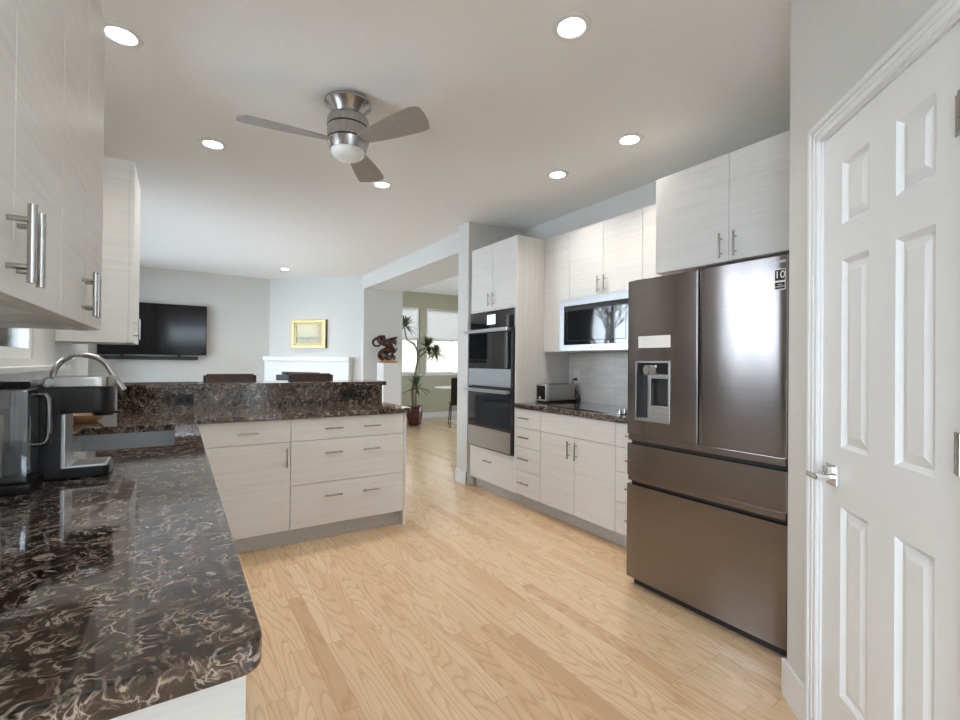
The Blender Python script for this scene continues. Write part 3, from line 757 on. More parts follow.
# ================================================================== APPLIANCES
# ---- refrigerator
FX0, FY0, FY1 = 2.19, 0.952, 1.800
t = thing('refrigerator', 'dark stainless french-door refrigerator with ice dispenser, right of the kitchen', 'refrigerator', (2.6, (FY0+FY1)/2, 0))
mb = MB(); mb.box(FX0+0.075, 3.10, FY0+0.006, FY1-0.006, 0.055, 1.735, 0.004); mb.build('cabinet', 'dsteel2', t)
mb = MB(); mb.box(FX0+0.05, 3.05, FY0+0.02, FY1-0.02, 0.0, 0.055); mb.build('toe_grille', 'mblack', t)
mb = MB(); mb.box(FX0+0.055, FX0+0.09, FY0+0.01, FY1-0.01, 0.057, 1.735); mb.build('gasket', 'mblack', t)
def front_panel(y0, y1, z0, z1, bulge, depth=0.055, edge=0.012, hole=None):
    """slightly convex door profile in XY extruded in z, rounded side edges"""
    n = 22; prof = []
    for k in range(n+1):
        u = k/n; y = y0+(y1-y0)*u
        d = min(y-y0, y1-y)
        r = edge; xr = 0.0
        if d < r: xr = r-sqrt(max(0, r*r-(r-d)**2))
        prof.append((FX0+bulge*(2*u-1)**2+xr, y))
    # denser at edges
    return prof
def add_panel(mb, y0, y1, z0, z1, bulge=0.006, back=0.055, edge=0.006):
    us = [0, 0.0007, 0.002, 0.004, 0.008]+[0.012+(1-0.024)*k/24 for k in range(1, 24)]+[0.992, 0.996, 0.998, 0.9993, 1]
    prof = []
    for u in us:
        y = y0+(y1-y0)*u; d = min(y-y0, y1-y); xr = 0.0
        if d < edge: xr = edge-sqrt(max(0, edge*edge-(edge-d)**2))
        prof.append((FX0+bulge*(2*u-1)**2+xr, y))
    poly = prof+[(FX0+back, y1), (FX0+back, y0)]
    mb.prism(poly, z0, z1)
YM = 1.361
# right door
mb = MB(); add_panel(mb, FY0, YM-0.003, 0.871, 1.748, 0.001); rd = mb.build('door', 'dsteel', t, True)
# left door with the dispenser opening
hy0, hy1, hz0, hz1 = 1.524, 1.737, 0.958, 1.285
mb = MB(); b = mb.b
us = [0, 0.001, 0.004, 0.008, 0.014, 0.02]
ys = [YM+0.003+(FY1-YM-0.003)*u for u in us]
ys += [1.40, 1.44, 1.48, hy0]+[hy0+(hy1-hy0)*k/6 for k in range(1, 6)]+[hy1]
ys += [FY1-(FY1-YM-0.003)*u for u in us[::-1]]
zs = [0.871, hz0, hz1, 1.748]
def px(y):
    u = (y-YM-0.003)/(FY1-YM-0.003); d = min(y-YM-0.003, FY1-y); e = 0.006
    xr = e-sqrt(max(0, e*e-(e-d)**2)) if d < e else 0
    return FX0+0.002*(2*u-1)**2+xr
g = [[b.verts.new((px(y), y, z)) for z in zs] for y in ys]
ih0, ih1 = ys.index(hy0), ys.index(hy1)
for i in range(len(ys)-1):
    for j in range(3):
        if j == 1 and ih0 <= i < ih1: continue
        b.faces.new((g[i][j], g[i+1][j], g[i+1][j+1], g[i][j+1]))
bk = FX0+0.055
for i in range(len(ys)-1):
    for j, z in ((0, zs[0]), (3, zs[3])):
        v = [b.verts.new((bk, ys[i], z)), b.verts.new((bk, ys[i+1], z))]
        b.faces.new((g[i][j], g[i+1][j], v[1], v[0]))
for i in (0, len(ys)-1):
    v = [b.verts.new((bk, ys[i], z)) for z in zs]
    for j in range(3): b.faces.new((g[i][j], g[i][j+1], v[j+1], v[j]))
ld = mb.build('door', 'dsteel', t, True)
# dispenser
mb = MB(); fx = FX0-0.001
for (a0, a1, z0, z1) in ((hy0-0.004, hy0+0.006, hz0-0.004, hz1+0.004), (hy1-0.006, hy1+0.004, hz0-0.004, hz1+0.004), (hy0, hy1, hz0-0.004, hz0+0.012), (hy0, hy1, hz1-0.006, hz1+0.004)):
    mb.box(fx-0.002, FX0+0.05, a0, a1, z0, z1)
ds = mb.build('dispenser', 'steel', ld)
mb = MB(); mb.box(FX0+0.049, FX0+0.052, hy0, hy1, hz0, hz1); mb.build('dispenser_recess', 'mblack', ds)
mb = MB(); mb.box(FX0+0.004, FX0+0.049, hy0+0.006, hy1-0.006, hz1-0.066, hz1-0.006); mb.build('dispenser_control', 'black', ds)
mb = MB()
mb.cyl((FX0-0.012, (hy0+hy1)/2+0.03, hz1-0.045), (FX0+0.006, (hy0+hy1)/2+0.03, hz1-0.045), 0.022, n=20); mb.cyl((FX0-0.012, (hy0+hy1)/2-0.01, hz1-0.045), (FX0+0.006, (hy0+hy1)/2-0.01, hz1-0.045), 0.022, n=20)
mb.box(FX0-0.004, FX0+0.004, (hy0+hy1)/2-0.03, (hy0+hy1)/2+0.05, hz1-0.075, hz1-0.02, 0.003)
mb.build('dispenser_nozzle', 'nickel', ds, True)
mb = MB(); mb.box(FX0+0.006, FX0+0.03, 1.642, 1.664, hz0+0.012, hz1-0.07, 0.003); mb.box(FX0+0.006, FX0+0.03, hy0+0.008, 1.642, hz1-0.092, hz1-0.07, 0.002)
mb.box(FX0+0.006, FX0+0.045, hy0+0.008, 1.642, hz0+0.012, hz0+0.085, 0.004); mb.build('dispenser_paddle', 'steel', ds)
mb = MB(); mb.box(FX0-0.0016, FX0+0.001, 1.518, 1.722, 1.362, 1.428); nt_ = mb.build('paper_note', 'paper', ld); nt_['label'] = 'blank white paper note'
# drawers and recesses
mb = MB(); add_panel(mb, FY0, FY1, 0.636, 0.814, 0.003); mb.build('drawer', 'dsteel', t, True)
mb = MB(); add_panel(mb, FY0, FY1, 0.052, 0.583, 0.003); mb.build('drawer', 'dsteel', t, True)
for z0, z1 in ((0.583, 0.636), (0.814, 0.871)):
    mb = MB(); mb.box(FX0+0.042, FX0+0.052, FY0+0.004, FY1-0.004, z0, z1)
    gr = mb.build('grip_recess', 'mblack', t)
    mb = MB(); mb.box(FX0+0.005, FX0+0.041, FY0+0.008, FY1-0.008, z0+0.021, z1-0.001, 0.003); mb.build('grip_lip', 'dsteel', gr)
for y in (FY1-0.06, FY0+0.06):
    mb = MB(); mb.box(FX0+0.03, FX0+0.09, y-0.04, y+0.04, 1.748, 1.757, 0.002); mb.build('hinge_cover', 'mblack', t)
# sticker and lettering on the right door (text plane faces -X)
TM = lambda y, z, x=FX0-0.0004: Matrix(((0, 0, -1, x), (-1, 0, 0, y), (0, 1, 0, z), (0, 0, 0, 1)))
sx = FX0-0.0005
mb = MB(); mb.box(sx-0.0012, sx+0.006, 0.962, 1.006, 1.600, 1.690); st = mb.build('sticker', 'white', rd); st['label'] = 'small black and white warranty sticker'
mb = MB(); mb.box(sx-0.0018, sx-0.0013, 0.964, 1.004, 1.640, 1.687); mb.box(sx-0.0018, sx-0.0013, 0.964, 1.004, 1.603, 1.632); mb.build('sticker_print', 'black', st)
text_mesh('sticker_numeral', '10', 0.044, 'white', TM(0.984, 1.664, sx-0.002), st)
text_mesh('sticker_lettering', 'YEAR\nWARRANTY', 0.0085, 'white', TM(0.984, 1.617, sx-0.002), st)
text_mesh('brand_lettering', 'SAMSUNG', 0.017, 'steel', TM(1.000, 1.722, FX0-0.0007), rd)

# ---- microwave
t = thing('microwave', 'stainless built-in microwave with black window below the wall cabinet', 'microwave', (3.0, 2.605, 1.376))
my0, my1, mz0, mz1, mf = 2.228, 3.030, 1.378, 1.820, 2.80
mb = MB(); mb.box(mf+0.022, 3.19, my0+0.003, 2.98, mz0+0.004, mz1-0.002); mb.build('housing', 'mblack', t)
mb = MB()
mb.box(mf, mf+0.022, my0, my1, mz1-0.058, mz1, 0.002); mb.box(mf, mf+0.022, my0, my1, mz0, mz0+0.052, 0.002)
mb.box(mf, mf+0.022, my1-0.048, my1, mz0+0.052, mz1-0.058); mb.box(mf, mf+0.022, my0, my0+0.03, mz0+0.052, mz1-0.058); mb.build('frame', 'steel', t)
mb = MB(); mb.box(mf+0.004, mf+0.021, my0+0.03, my1-0.048, mz0+0.052, mz1-0.058); wn_ = mb.build('window_panel', 'glassb', t)
mb = MB()
for a0, a1, z0, z1 in ((my0+0.09, my1-0.085, mz1-0.098, mz1-0.094), (my0+0.09, my1-0.085, mz0+0.085, mz0+0.089), (my1-0.089, my1-0.085, mz0+0.089, mz1-0.098), (my0+0.09, my0+0.094, mz0+0.089, mz1-0.098)):
    mb.box(mf+0.0034, mf+0.0041, a0, a1, z0, z1)
mb.build('window_border', 'mblack', wn_)
mb = MB(); mb.cyl((mf-0.0008, 2.655, 1.404), (mf+0.001, 2.655, 1.404), 0.0065, n=16); mb.build('badge', 'mblack', t)
mb = MB(); mb.box(mf+0.03, 3.18, my0+0.02, 2.97, mz0-0.0005, mz0+0.0035); mb.build('vent_grille', 'steel', t)

# ---- cooktop
t = thing('cooktop', 'black glass cooktop set in the right worktop', 'cooktop', (2.86, 2.57, 0.914))
mb = MB(); mb.box(2.60, 3.12, 2.19, 2.96, 0.9145, 0.921, 0.002); gt = mb.build('glass_top', 'glassb', t)
mb = MB()
for (x, y, r) in ((2.74, 2.78, 0.09), (2.98, 2.78, 0.075), (2.74, 2.46, 0.075), (2.98, 2.46, 0.10)):
    n = 40
    vs = [(x+q*cos(2*pi*k/n), y+q*sin(2*pi*k/n), 0.9213) for q in (r, r-0.004) for k in range(n)]
    mb._add(vs, [(k, (k+1) % n, n+(k+1) % n, n+k) for k in range(n)])
mb.build('burner_ring', 'toe', gt)
for k in range(4):
    mb = MB(); x = 2.655+k*0.055
    mb.cyl((x, 2.245, 0.921), (x, 2.245, 0.926), 0.021, n=20); mb.cyl((x, 2.245, 0.926), (x, 2.245, 0.948), 0.017, 0.015, n=20)
    mb.build('knob', 'chrome', t, True)

# ---- toaster
t = thing('toaster', 'long grey steel toaster against the side of the oven cabinet', 'toaster', (2.97, 3.25, 0.914))
ya, yb = 3.160, 3.308
mb = MB(); mb.box(2.79, 3.135, ya, yb, 0.932, 1.082, 0.014, 3); mb.build('body', 'tsteel', t, True)
mb = MB(); mb.box(2.785, 3.14, ya+0.004, yb-0.004, 0.915, 0.934, 0.004); mb.build('base', 'black', t)
mb = MB(); mb.box(2.766, 2.800, ya-0.001, yb+0.001, 0.928, 1.084, 0.010, 3); ft = mb.build('control_end', 'steel', t, True)
mb = MB(); mb.box(2.7645, 2.767, ya+0.018, yb-0.018, 0.945, 1.068, 0.001, 1); mb.build('control_panel', 'black', ft)
mb = MB(); mb.cyl((2.752, (ya+yb)/2, 0.962), (2.766, (ya+yb)/2, 0.962), 0.013, n=18); mb.build('dial', 'chrome', ft, True)
mb = MB(); mb.box(2.748, 2.768, (ya+yb)/2-0.022, (ya+yb)/2+0.022, 1.045, 1.056, 0.003); mb.build('lever', 'black', ft)
mb = MB()
for y in ((ya+yb)/2-0.03, (ya+yb)/2+0.03): mb.box(2.83, 3.10, y-0.012, y+0.012, 1.0822, 1.0828)
mb.build('slot', 'mblack', t)
# wall outlet and the plugged cord
t2 = thing('wall_outlet', 'white wall outlet on the tiled backsplash above the toaster cord', 'outlet', (3.186, 3.205, 1.15))
mb = MB(); mb.box(3.1825, 3.1885, 3.168, 3.245, 1.086, 1.208, 0.002); pl = mb.build('cover_plate', 'white', t2)
mb = MB()
for z in (1.122, 1.172): mb.box(3.181, 3.1826, 3.189, 3.224, z-0.014, z+0.014, 0.0006, 1)
mb.build('socket', 'paper', pl)
mb = MB(); mb.box(3.155, 3.181, 3.196, 3.217, 1.112, 1.134, 0.004)
pts = [(3.157, 3.206, 1.123), (3.135, 3.206, 1.125), (3.118, 3.20, 1.11), (3.115, 3.18, 1.06), (3.13, 3.14, 0.99), (3.15, 3.12, 0.94), (3.15, 3.14, 0.925), (3.14, 3.20, 0.94)]
fine = []
for i in range(len(pts)-1):
    for k in range(5):
        a, b_ = Vector(pts[i]), Vector(pts[i+1]); fine.append(a.lerp(b_, k/5))
for _ in range(3): fine = [fine[0]]+[(fine[i-1]+fine[i]*2+fine[i+1])/4 for i in range(1, len(fine)-1)]+[fine[-1]]
mb.tube(fine, 0.004, 8)
mb.tube([p+Vector((0.004, -0.05*sin(pi*i/(len(fine)-1)), 0.0)) for i, p in enumerate(fine[4:-2])] if False else [(3.118, 3.20, 1.10), (3.12, 3.16, 1.04), (3.115, 3.15, 0.98), (3.13, 3.17, 0.935), (3.14, 3.17, 0.925)], 0.0035, 8)
mb.build('power_cord', 'black', t, True)
# black outlets on the stone upstand
for x, lb in ((0.043, 'black outlet on the stone upstand, the one left of the peninsula nearer the sink'), (1.216, 'black outlet on the stone upstand, the one near its right end')):
    t = thing('wall_outlet', lb, 'outlet', (x, 3.926, 0.985))
    mb = MB(); mb.box(x-0.058, x+0.058, 3.922, 3.928, 0.948, 1.022, 0.002); pl = mb.build('cover_plate', 'mblack', t)
    mb = MB()
    for q in (-0.024, 0.024): mb.box(x+q-0.016, x+q+0.016, 3.9205, 3.922, 0.969, 1.001, 0.0006, 1)
    mb.build('socket', 'black', pl)

# ================================================================== CEILING THINGS
LIGHTS = [(1.426, 1.486, 'round recessed ceiling light nearest the camera, at the top centre'),
          (2.463, 2.02, 'round recessed ceiling light above the refrigerator side, right of the centre'),
          (2.461, 2.706, 'round recessed ceiling light in front of the microwave cabinets'),
          (0.186, 3.643, 'round recessed ceiling light left of the fan, above the peninsula'),
          (1.405, 3.678, 'round recessed ceiling light just beyond the fan, above the peninsula end'),
          (-0.231, 2.656, 'round recessed ceiling light at upper left, half behind the wall cabinet'),
          (1.425, 7.941, 'small far recessed ceiling light in front of the fireplace picture')]
first = None
for i, (x, y, lb) in enumerate(LIGHTS):
    if first is None:
        t = thing('ceiling_light', lb, 'ceiling light', (x, y, CE), 'recessed ceiling lights'); first = t
        mb = MB(); mb.lathe([(0.056, CE-0.0025), (0.062, CE-0.007), (0.084, CE-0.004), (0.087, CE-0.0002), (0.056, CE-0.0002), (0.056, CE-0.0025)], (x, y), 40); mb.build('trim_ring', 'trim', t, True)
        mb = MB(); mb.lathe([(0, CE-0.0035), (0.056, CE-0.0035), (0.056, CE-0.0004), (0, CE-0.0004)], (x, y), 40); mb.build('lens', 'lens', t, True)
        l = bpy.data.lights.new('downlight_beam', 'AREA'); l.shape = 'DISK'; l.size = 0.10; l.energy = 1.8; l.color = (1.0, 0.95, 0.88); l.spread = radians(115)
        lo = bpy.data.objects.new('downlight_beam', l); COL.objects.link(lo); lo.parent = t; lo.location = (0, 0, -0.012)
    else:
        t = copy_tree(first); t.location = (x, y, CE); t['label'] = lb

# ---- ceiling fan
FCX, FCY = 0.79, 2.60
t = thing('ceiling_fan', 'brushed nickel flush-mount ceiling fan with three grey blades', 'ceiling fan', (FCX, FCY, CE))
c = (FCX, FCY)
mb = MB(); mb.lathe([(0, CE-0.0005), (0.100, CE-0.0005), (0.128, CE-0.018), (0.129, CE-0.030), (0.122, CE-0.036), (0.098, CE-0.062), (0.076, CE-0.096), (0, CE-0.096)], c, 48); mb.build('canopy', 'nickel', t, True)
mb = MB(); mb.lathe([(0, 2.644), (0.094, 2.644), (0.108, 2.634), (0.1135, 2.620), (0.1135, 2.584), (0.111, 2.5815), (0.111, 2.5775), (0.1135, 2.575), (0.113, 2.512), (0.110, 2.509), (0.110, 2.505), (0.112, 2.502), (0.106, 2.478), (0.097, 2.450), (0, 2.450)], c, 48); hs_ = mb.build('motor_housing', 'nickel', t, True)
mb = MB()
for z in (2.5795, 2.507): mb.lathe([(0.1105, z+0.003), (0.1138, z+0.002), (0.1138, z-0.002), (0.1105, z-0.003)], c, 48)
mb.build('band', 'mblack', hs_, True)
mb = MB(); mb.lathe([(0.093, 2.4515)]+[(0.093*cos(a), 2.447-0.050*sin(a)) for a in [pi/2*k/10 for k in range(0, 11)]], c, 40); mb.build('globe', 'frost', t, True)
for ang in (175.5, 55.5, -64.5):
    R = Matrix.Translation((FCX, FCY, 2.500)) @ Matrix.Rotation(radians(ang), 4, 'Z') @ Matrix.Rotation(radians(-13), 4, 'X')
    prof = [(0.085, -0.030, 0.032), (0.14, -0.040, 0.044), (0.22, -0.056, 0.058), (0.32, -0.070, 0.070), (0.42, -0.079, 0.078), (0.49, -0.082, 0.082), (0.52, -0.081, 0.076), (0.545, -0.072, 0.030), (0.558, -0.064, -0.02)]
    poly = [(x, y1) for x, y0, y1 in prof]+[(x, y0) for x, y0, y1 in prof[::-1]]
    mb = MB(R); mb.prism(poly, -0.004, 0.004, 0.0015); mb.build('blade', 'blade', t, True)

# ================================================================== FAMILY ROOM
t = thing('television', 'large black wall-mounted television on the far left wall', 'television', (-0.305, 9.03, 1.35))
mb = MB(); mb.box(-1.015, 0.404, 8.99, 9.02, 1.348, 2.165, 0.004); mb.build('bezel', 'black', t)
mb = MB(); mb.box(-1.007, 0.396, 8.987, 8.9898, 1.360, 2.157); mb.build('screen', 'tv', t)
mb = MB(); mb.box(-0.6, 0.0, 9.02, 9.069, 1.6, 1.9); mb.build('wall_mount', 'mblack', t)
t = thing('soundbar', 'long slim black soundbar under the television', 'speaker', (-0.35, 9.02, 1.27))
mb = MB(); mb.box(-0.98, 0.285, 8.975, 9.068, 1.270, 1.325, 0.008); mb.build('body', 'mblack', t)
mb = MB()
for x in (-0.72, 0.02): mb.box(x-0.02, x+0.02, 9.03, 9.05, 1.325, 1.347)
mb.build('bracket', 'mblack', t)

# diagonal fireplace wall frame: u along wall from (1.38,9.07) to (2.64,7.81), n toward room
FM = Matrix(((RD, -RD, 0, 1.38), (-RD, -RD, 0, 9.07), (0, 0, 1, 0), (0, 0, 0, 1)))
t = thing('fireplace', 'white fireplace surround in the diagonal far corner below the gold-framed picture', 'fireplace', (2.0, 8.4, 0))
mb = MB(FM); mb.box(0.0, 0.35, 0.002, 0.13, 0, 1.27, 0.003); mb.box(1.08, 1.62, 0.002, 0.13, 0, 1.27, 0.003); mb.box(0.35, 1.08, 0.002, 0.13, 1.08, 1.27, 0.003); mb.build('surround', 'trim', t)
mb = MB(FM); mb.box(-0.005, 1.64, 0.002, 0.17, 1.272, 1.345, 0.004); mb.build('mantel_shelf', 'trim', t)
mb = MB(FM); mb.box(0.36, 1.07, 0.004, 0.02, 0.1, 1.07); mb.build('firebox', 'mblack', t)
mb = MB(FM); mb.box(0.25, 1.18, 0.132, 0.15, 0.93, 1.03, 0.004); mb.build('lintel', 'mblack', t)
u0, u1 = 0.468, 1.126
t = thing('picture', 'gold-framed pale landscape painting above the fireplace', 'picture', (2.0, 8.45, 1.5))
mb = MB(FM)
for a, b_, z0, z1 in ((u0, u1, 1.50, 1.55), (u0, u1, 1.945, 1.995), (u0, u0+0.05, 1.55, 1.945), (u1-0.05, u1, 1.55, 1.945)): mb.box(a, b_, 0.003, 0.045, z0, z1, 0.006)
f_ = mb.build('frame', 'gold', t)
mb = MB(FM)
for a, b_, z0, z1 in ((u0+0.05, u1-0.05, 1.55, 1.585), (u0+0.05, u1-0.05, 1.91, 1.945), (u0+0.05, u0+0.085, 1.585, 1.91), (u1-0.085, u1-0.05, 1.585, 1.91)): mb.box(a, b_, 0.006, 0.030, z0, z1, 0.003)
mb.build('liner', 'liner', f_)
mb = MB(FM)
mb.box(u1, u1+0.014, 0.003, 0.04, 1.495, 2.0); mb.box(u0-0.004, u0, 0.003, 0.03, 1.495, 2.0); mb.build('frame_edge', 'goldd', f_)
mb = MB(FM); mb.box(u0+0.085, u1-0.085, 0.006, 0.016, 1.585, 1.91); mb.build('canvas', 'paint', t)

# bar stools (face the bar, backs towards the family room)
def stool(cx, label):
    t = thing('bar_stool', label, 'bar stool', (cx, 4.62, 0), 'stools at the raised bar')
    ya, yb, hw = 4.42, 4.80, 0.215
    for sx_ in (-1, 1):
        for y in (ya+0.02, yb):
            mb = MB(); x = cx+sx_*(hw-0.012)
            mb.box(x-0.011, x+0.011, y-0.011, y+0.011, 0, 0.70 if y < 4.6 else 1.135, 0.002); mb.build('leg', 'mblack', t)
    mb = MB(); mb.box(cx-hw, cx+hw, ya, yb-0.012, 0.70, 0.765, 0.015); mb.build('seat', 'leather', t)
    mb = MB(); mb.box(cx-hw+0.024, cx+hw-0.024, yb-0.014, yb+0.016, 0.86, 1.148, 0.010); mb.build('backrest', 'leather', t)
    mb = MB(); mb.box(cx-hw+0.02, cx+hw-0.02, ya+0.01, ya+0.03, 0.26, 0.28); mb.build('footrest', 'mblack', t)
stool(0.407, 'dark brown leather bar stool left of the fireplace, behind the bar')
stool(1.116, 'dark brown leather bar stool in front of the fireplace, behind the bar')

# unseen sofa, put in for its reflection in the oven glass
t = thing('sofa', 'grey upholstered sofa along the family room window wall, mirrored in the lower oven glass', 'sofa', (-0.7, 6.9, 0))
mb = MB(); mb.box(-1.16, -0.25, 5.5, 8.3, 0.0, 0.30, 0.02); mb.build('base', 'sofa', t)
mb = MB(); mb.box(-1.16, -0.92, 5.5, 8.3, 0.30, 0.80, 0.05); mb.build('backrest', 'sofa', t)
for y in (5.5, 8.08):
    mb = MB(); mb.box(-0.915, -0.25, y, y+0.22, 0.302, 0.60, 0.05); mb.build('armrest', 'sofa', t)
for k in range(3):
    mb = MB(); mb.box(-0.91, -0.24, 5.725+k*0.783, 5.725+k*0.783+0.775, 0.302, 0.46, 0.04); mb.build('seat_cushion', 'sofa', t)

# ---- pedestal and carving at the opening
o = MB().box(2.85, 3.155, 7.30, 7.605, 0, 1.25, 0.003).build('pedestal', 'trim')
tag(o, 'tall white square pedestal carrying the dark carving', 'pedestal')
t = thing('sculpture', 'dark reddish carved wooden animal sculpture on the white pedestal', 'sculpture', (3.0, 7.45, 1.25))
mb = MB(); mb.box(2.84, 3.12, 7.37, 7.53, 1.252, 1.292, 0.012); mb.box(2.90, 3.06, 7.38, 7.52, 1.285, 1.335, 0.02); mb.build('base', 'wood', t)
sy = 7.45
mb = MB()
def curve(pts, rs, n=12, sub=6):
    P = [Vector(p) for p in pts]; out = []; ro = []
    for i in range(len(P)-1):
        p0, p1, p2, p3 = P[max(i-1, 0)], P[i], P[i+1], P[min(i+2, len(P)-1)]
        for k in range(sub):
            u = k/sub
            out.append(0.5*((2*p1)+(-p0+p2)*u+(2*p0-5*p1+4*p2-p3)*u*u+(-p0+3*p1-3*p2+p3)*u**3)); ro.append(rs[i]+(rs[i+1]-rs[i])*u)
    out.append(P[-1]); ro.append(rs[-1]); mb.tube(out, ro, n)
curve([(3.02, sy, 1.31), (2.93, sy-0.03, 1.36), (2.90, sy+0.02, 1.43), (2.99, sy+0.04, 1.47), (3.05, sy, 1.52), (2.98, sy-0.03, 1.58), (2.86, sy, 1.62), (2.84, sy+0.02, 1.67), (2.93, sy, 1.69)], [0.06, 0.065, 0.055, 0.06, 0.065, 0.075, 0.06, 0.045, 0.03])
curve([(2.86, sy, 1.66), (2.77, sy, 1.655), (2.72, sy, 1.60), (2.745, sy, 1.54), (2.81, sy, 1.535), (2.85, sy, 1.56)], [0.03, 0.022, 0.02, 0.018, 0.016, 0.012])
curve([(2.98, sy, 1.60), (3.04, sy, 1.63), (3.10, sy, 1.66), (3.15, sy, 1.705)], [0.07, 0.055, 0.035, 0.006])
curve([(3.0, sy, 1.54), (3.08, sy+0.01, 1.57), (3.11, sy, 1.62), (3.10, sy, 1.66)], [0.06, 0.05, 0.04, 0.02])
curve([(3.03, sy, 1.42), (3.10, sy-0.02, 1.46), (3.15, sy-0.02, 1.505)], [0.05, 0.03, 0.006])
curve([(2.92, sy, 1.47), (2.85, sy-0.02, 1.44), (2.825, sy, 1.38), (2.87, sy+0.02, 1.33), (2.93, sy, 1.31)], [0.03, 0.028, 0.026, 0.03, 0.03])
curve([(3.0, sy-0.04, 1.33), (3.08, sy-0.02, 1.36), (3.10, sy+0.02, 1.31)], [0.045, 0.035, 0.02])
mb.build('carving', 'carved', t, True)

# ---- potted dracaena
PX, PY = 4.03, 8.62
t = thing('potted_plant', 'tall three-headed dracaena in an oxblood ceramic pot by the dining windows', 'plant', (PX, PY, 0))
mb = MB(); mb.lathe([(0, 0.03), (0.115, 0.03), (0.135, 0.06), (0.165, 0.20), (0.160, 0.30), (0.150, 0.345), (0.170, 0.365), (0.168, 0.385), (0.148, 0.385), (0.142, 0.34), (0, 0.34)], (PX, PY), 36); mb.lathe([(0, 0.0), (0.12, 0.0), (0.15, 0.025), (0.148, 0.034), (0, 0.03)], (PX, PY), 32); mb.build('pot', 'pot', t, True)
mb = MB(); mb.lathe([(0, 0.365), (0.08, 0.362), (0.143, 0.355)], (PX, PY), 24); mb.build('soil', 'soil', t, True)
mb = MB()
curve([(PX-0.02, PY, 0.35), (3.99, PY, 0.70), (4.07, PY, 1.15), (4.10, PY, 1.42), (4.02, PY, 1.62), (3.84, PY-0.02, 1.74), (3.80, PY, 1.95)], [0.030, 0.026, 0.023, 0.020, 0.018, 0.015, 0.014], 10)
curve([(4.07, PY, 1.18), (4.14, PY+0.02, 1.36), (4.24, PY, 1.46), (4.36, PY, 1.58)], [0.02, 0.017, 0.015, 0.014], 10)
curve([(4.25, PY, 1.47), (4.40, PY-0.05, 1.46), (4.48, PY-0.05, 1.50)], [0.014, 0.012, 0.011], 10)
curve([(PX+0.03, PY-0.03, 0.35), (4.04, PY-0.04, 0.62), (4.06, PY-0.05, 0.72)], [0.022, 0.018, 0.015], 10)
mb.build('trunk', 'cane', t, True)
def crown(cx, cy, cz, n, ln, seed):
    rg = random.Random(seed); mb = MB()
    for k in range(n):
        az = rg.uniform(0, 2*pi); el = rg.uniform(-0.35, 1.45); l_ = ln*rg.uniform(0.7, 1.05)
        d = Vector((cos(az)*cos(el), sin(az)*cos(el), sin(el))); side = d.cross(Vector((0, 0, 1))).normalized()
        pts = []; ws = []
        for j in range(6):
            u = j/5; p = Vector((cx, cy, cz))+d*l_*u+Vector((0, 0, -1))*(0.32*l_*u*u)
            pts.append(p); ws.append([0.010, 0.017, 0.017, 0.014, 0.009, 0.001][j])
        mb.strip(pts, ws, [side]*6)
    return mb.build('leaf_crown', 'leaf', t)
crown(3.82, PY, 1.98, 60, 0.36, 1); crown(4.31, PY, 1.58, 95, 0.38, 2); crown(4.48, PY-0.05, 1.46, 80, 0.33, 3); crown(4.05, PY-0.05, 0.76, 70, 0.46, 4)

# ---- dining table and chair
t = thing('dining_table', 'round white dining table behind the grey wall end', 'table', (5.10, 8.62, 0))
mb = MB(); mb.lathe([(0, 0.712), (0.53, 0.712), (0.55, 0.725), (0.55, 0.737), (0.54, 0.742), (0, 0.742)], (5.10, 8.62), 56); mb.build('tabletop', 'white', t, True)
mb = MB(); mb.lathe([(0, 0), (0.28, 0), (0.28, 0.015), (0.06, 0.04), (0.045, 0.1), (0.045, 0.6), (0.12, 0.711), (0, 0.711)], (5.10, 8.62), 32); mb.build('pedestal_base', 'white', t, True)
t = thing('dining_chair', 'black dining chair with thin metal legs beside the white round table', 'chair', (4.75, 7.93, 0))
A = Matrix.Translation((4.72, 7.98, 0)) @ Matrix.Rotation(radians(-25), 4, 'Z')
mb = MB(A); mb.box(-0.21, 0.21, -0.20, 0.22, 0.435, 0.475, 0.015); mb.build('seat', 'black', t)
mb = MB(A); mb._add([], []); 
mb.M = A @ Matrix.Translation((0, -0.205, 0.46)) @ Matrix.Rotation(radians(8), 4, 'X'); mb.box(-0.20, 0.20, -0.02, 0.02, 0.0, 0.52, 0.014); mb.build('backrest', 'black', t)
for sx_, sy_ in ((-1, -1), (1, -1), (-1, 1), (1, 1)):
    mb = MB(A); mb.cyl((sx_*0.18, sy_*0.17+0.01, 0.437), (sx_*0.21, sy_*0.23, 0), 0.012, 0.009, n=12); mb.build('leg', 'mblack', t, True)

# roller shades in the dining windows
for (a0, a1, z0, z1), lb in ((DW1, 'white blind over the upper half of the left dining window, behind the plant'), (DW2, 'white blind over the upper half of the right dining window')):
    t = thing('window_blind', lb, 'blind', ((a0+a1)/2, 9.535, z1))
    mb = MB(); mb.box(a0+0.015, a1-0.015, 9.535, 9.539, 1.80, z1-0.04); mb.build('cloth', 'shade', t)
    mb = MB(); mb.cyl((a0+0.012, 9.535, z1-0.024), (a1-0.012, 9.535, z1-0.024), 0.014, n=14); mb.build('roller', 'trim', t)
    mb = MB(); mb.box(a0+0.015, a1-0.015, 9.532, 9.542, 1.785, 1.80); mb.build('bottom_rail', 'trim', t)

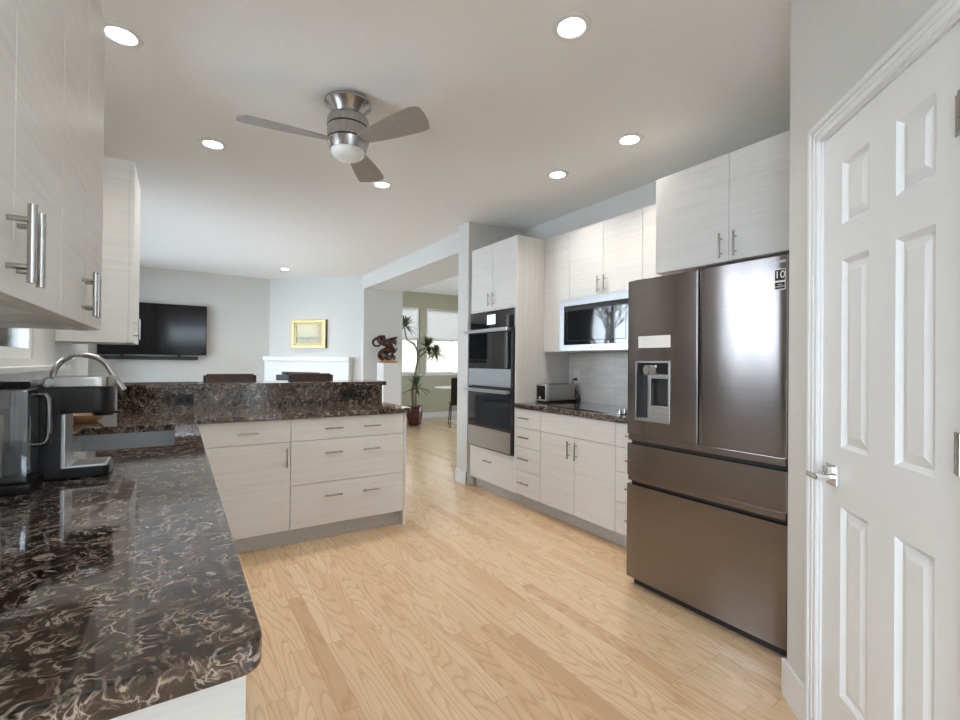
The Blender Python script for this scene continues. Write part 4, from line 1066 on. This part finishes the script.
# ================================================================== OUTSIDE
struct(MB().box(-40, 40, -30, 40, -0.50, -0.40).build('ground', 'bounce_ground'))
t = thing('neighbour_house', 'beige house outside the dining windows', 'house', (5.0, 13.5, -0.4))
mb = MB(); mb.box(0.5, 11.0, 13.0, 17.0, -0.4, 3.4); wl = mb.build('wall', 'stucco', t)
mb = MB()
for x in (3.55, 5.35, 7.4): mb.box(x, x+0.12, 12.94, 13.0, -0.4, 3.4)
mb.build('corner_trim', 'trim', t)
def tree(x, y, h, seed, label):  # unseen trees put in for the reflection in the microwave window
    rg = random.Random(seed); mb = MB()
    def grow(p, d, l_, r, lv):
        e = p+d*l_
        mb.tube([p, p.lerp(e, 0.5)+Vector((rg.uniform(-1, 1), rg.uniform(-1, 1), 0))*l_*0.05, e], [r, r*0.8, r*0.6], 6)
        if lv == 0: return
        for k in range(3 if lv > 1 else 4):
            nd = (d+Vector((rg.uniform(-1, 1), rg.uniform(-1, 1), rg.uniform(-0.1, 0.7)))*0.75).normalized()
            grow(p.lerp(e, rg.uniform(0.55, 1.0)), nd, l_*rg.uniform(0.55, 0.8), r*0.55, lv-1)
    grow(Vector((x, y, -0.42)), Vector((0, 0, 1)), h*0.36, 0.11, 5)
    return tag(mb.build('bare_tree', 'bark'), label, 'tree')
tree(-6.0, 10.2, 6.5, 3, 'bare winter tree outside the family room, reflected at the left of the microwave window')
tree(-9.5, 13.8, 7.0, 8, 'bare winter tree outside the family room, reflected at the middle of the microwave window')
tree(-6.5, 5.9, 5.0, 5, 'bare winter tree outside the family room, reflected at the right of the microwave window')
for x, y, h, lb in ((-11, 5.3, 2.9, 'taller dark conifer outside the sink window, reflected in the refrigerator door'), (-11.5, 6.6, 2.3, 'shorter dark conifer outside the sink window, reflected in the refrigerator door')):  # unseen conifers put in for the reflection in the refrigerator door
    mb = MB(); rg = random.Random(int(h*10))
    for k in range(9):
        z = -0.3+h*k/9; r = (1-k/9.5)*h*0.26
        mb.cyl((x, y, z), (x, y, z+h/6), r*rg.uniform(0.85, 1.1), r*0.35, n=11)
    mb.cyl((x, y, -0.42), (x, y, 0), 0.09)
    tag(mb.build('conifer', 'conif'), lb, 'tree')
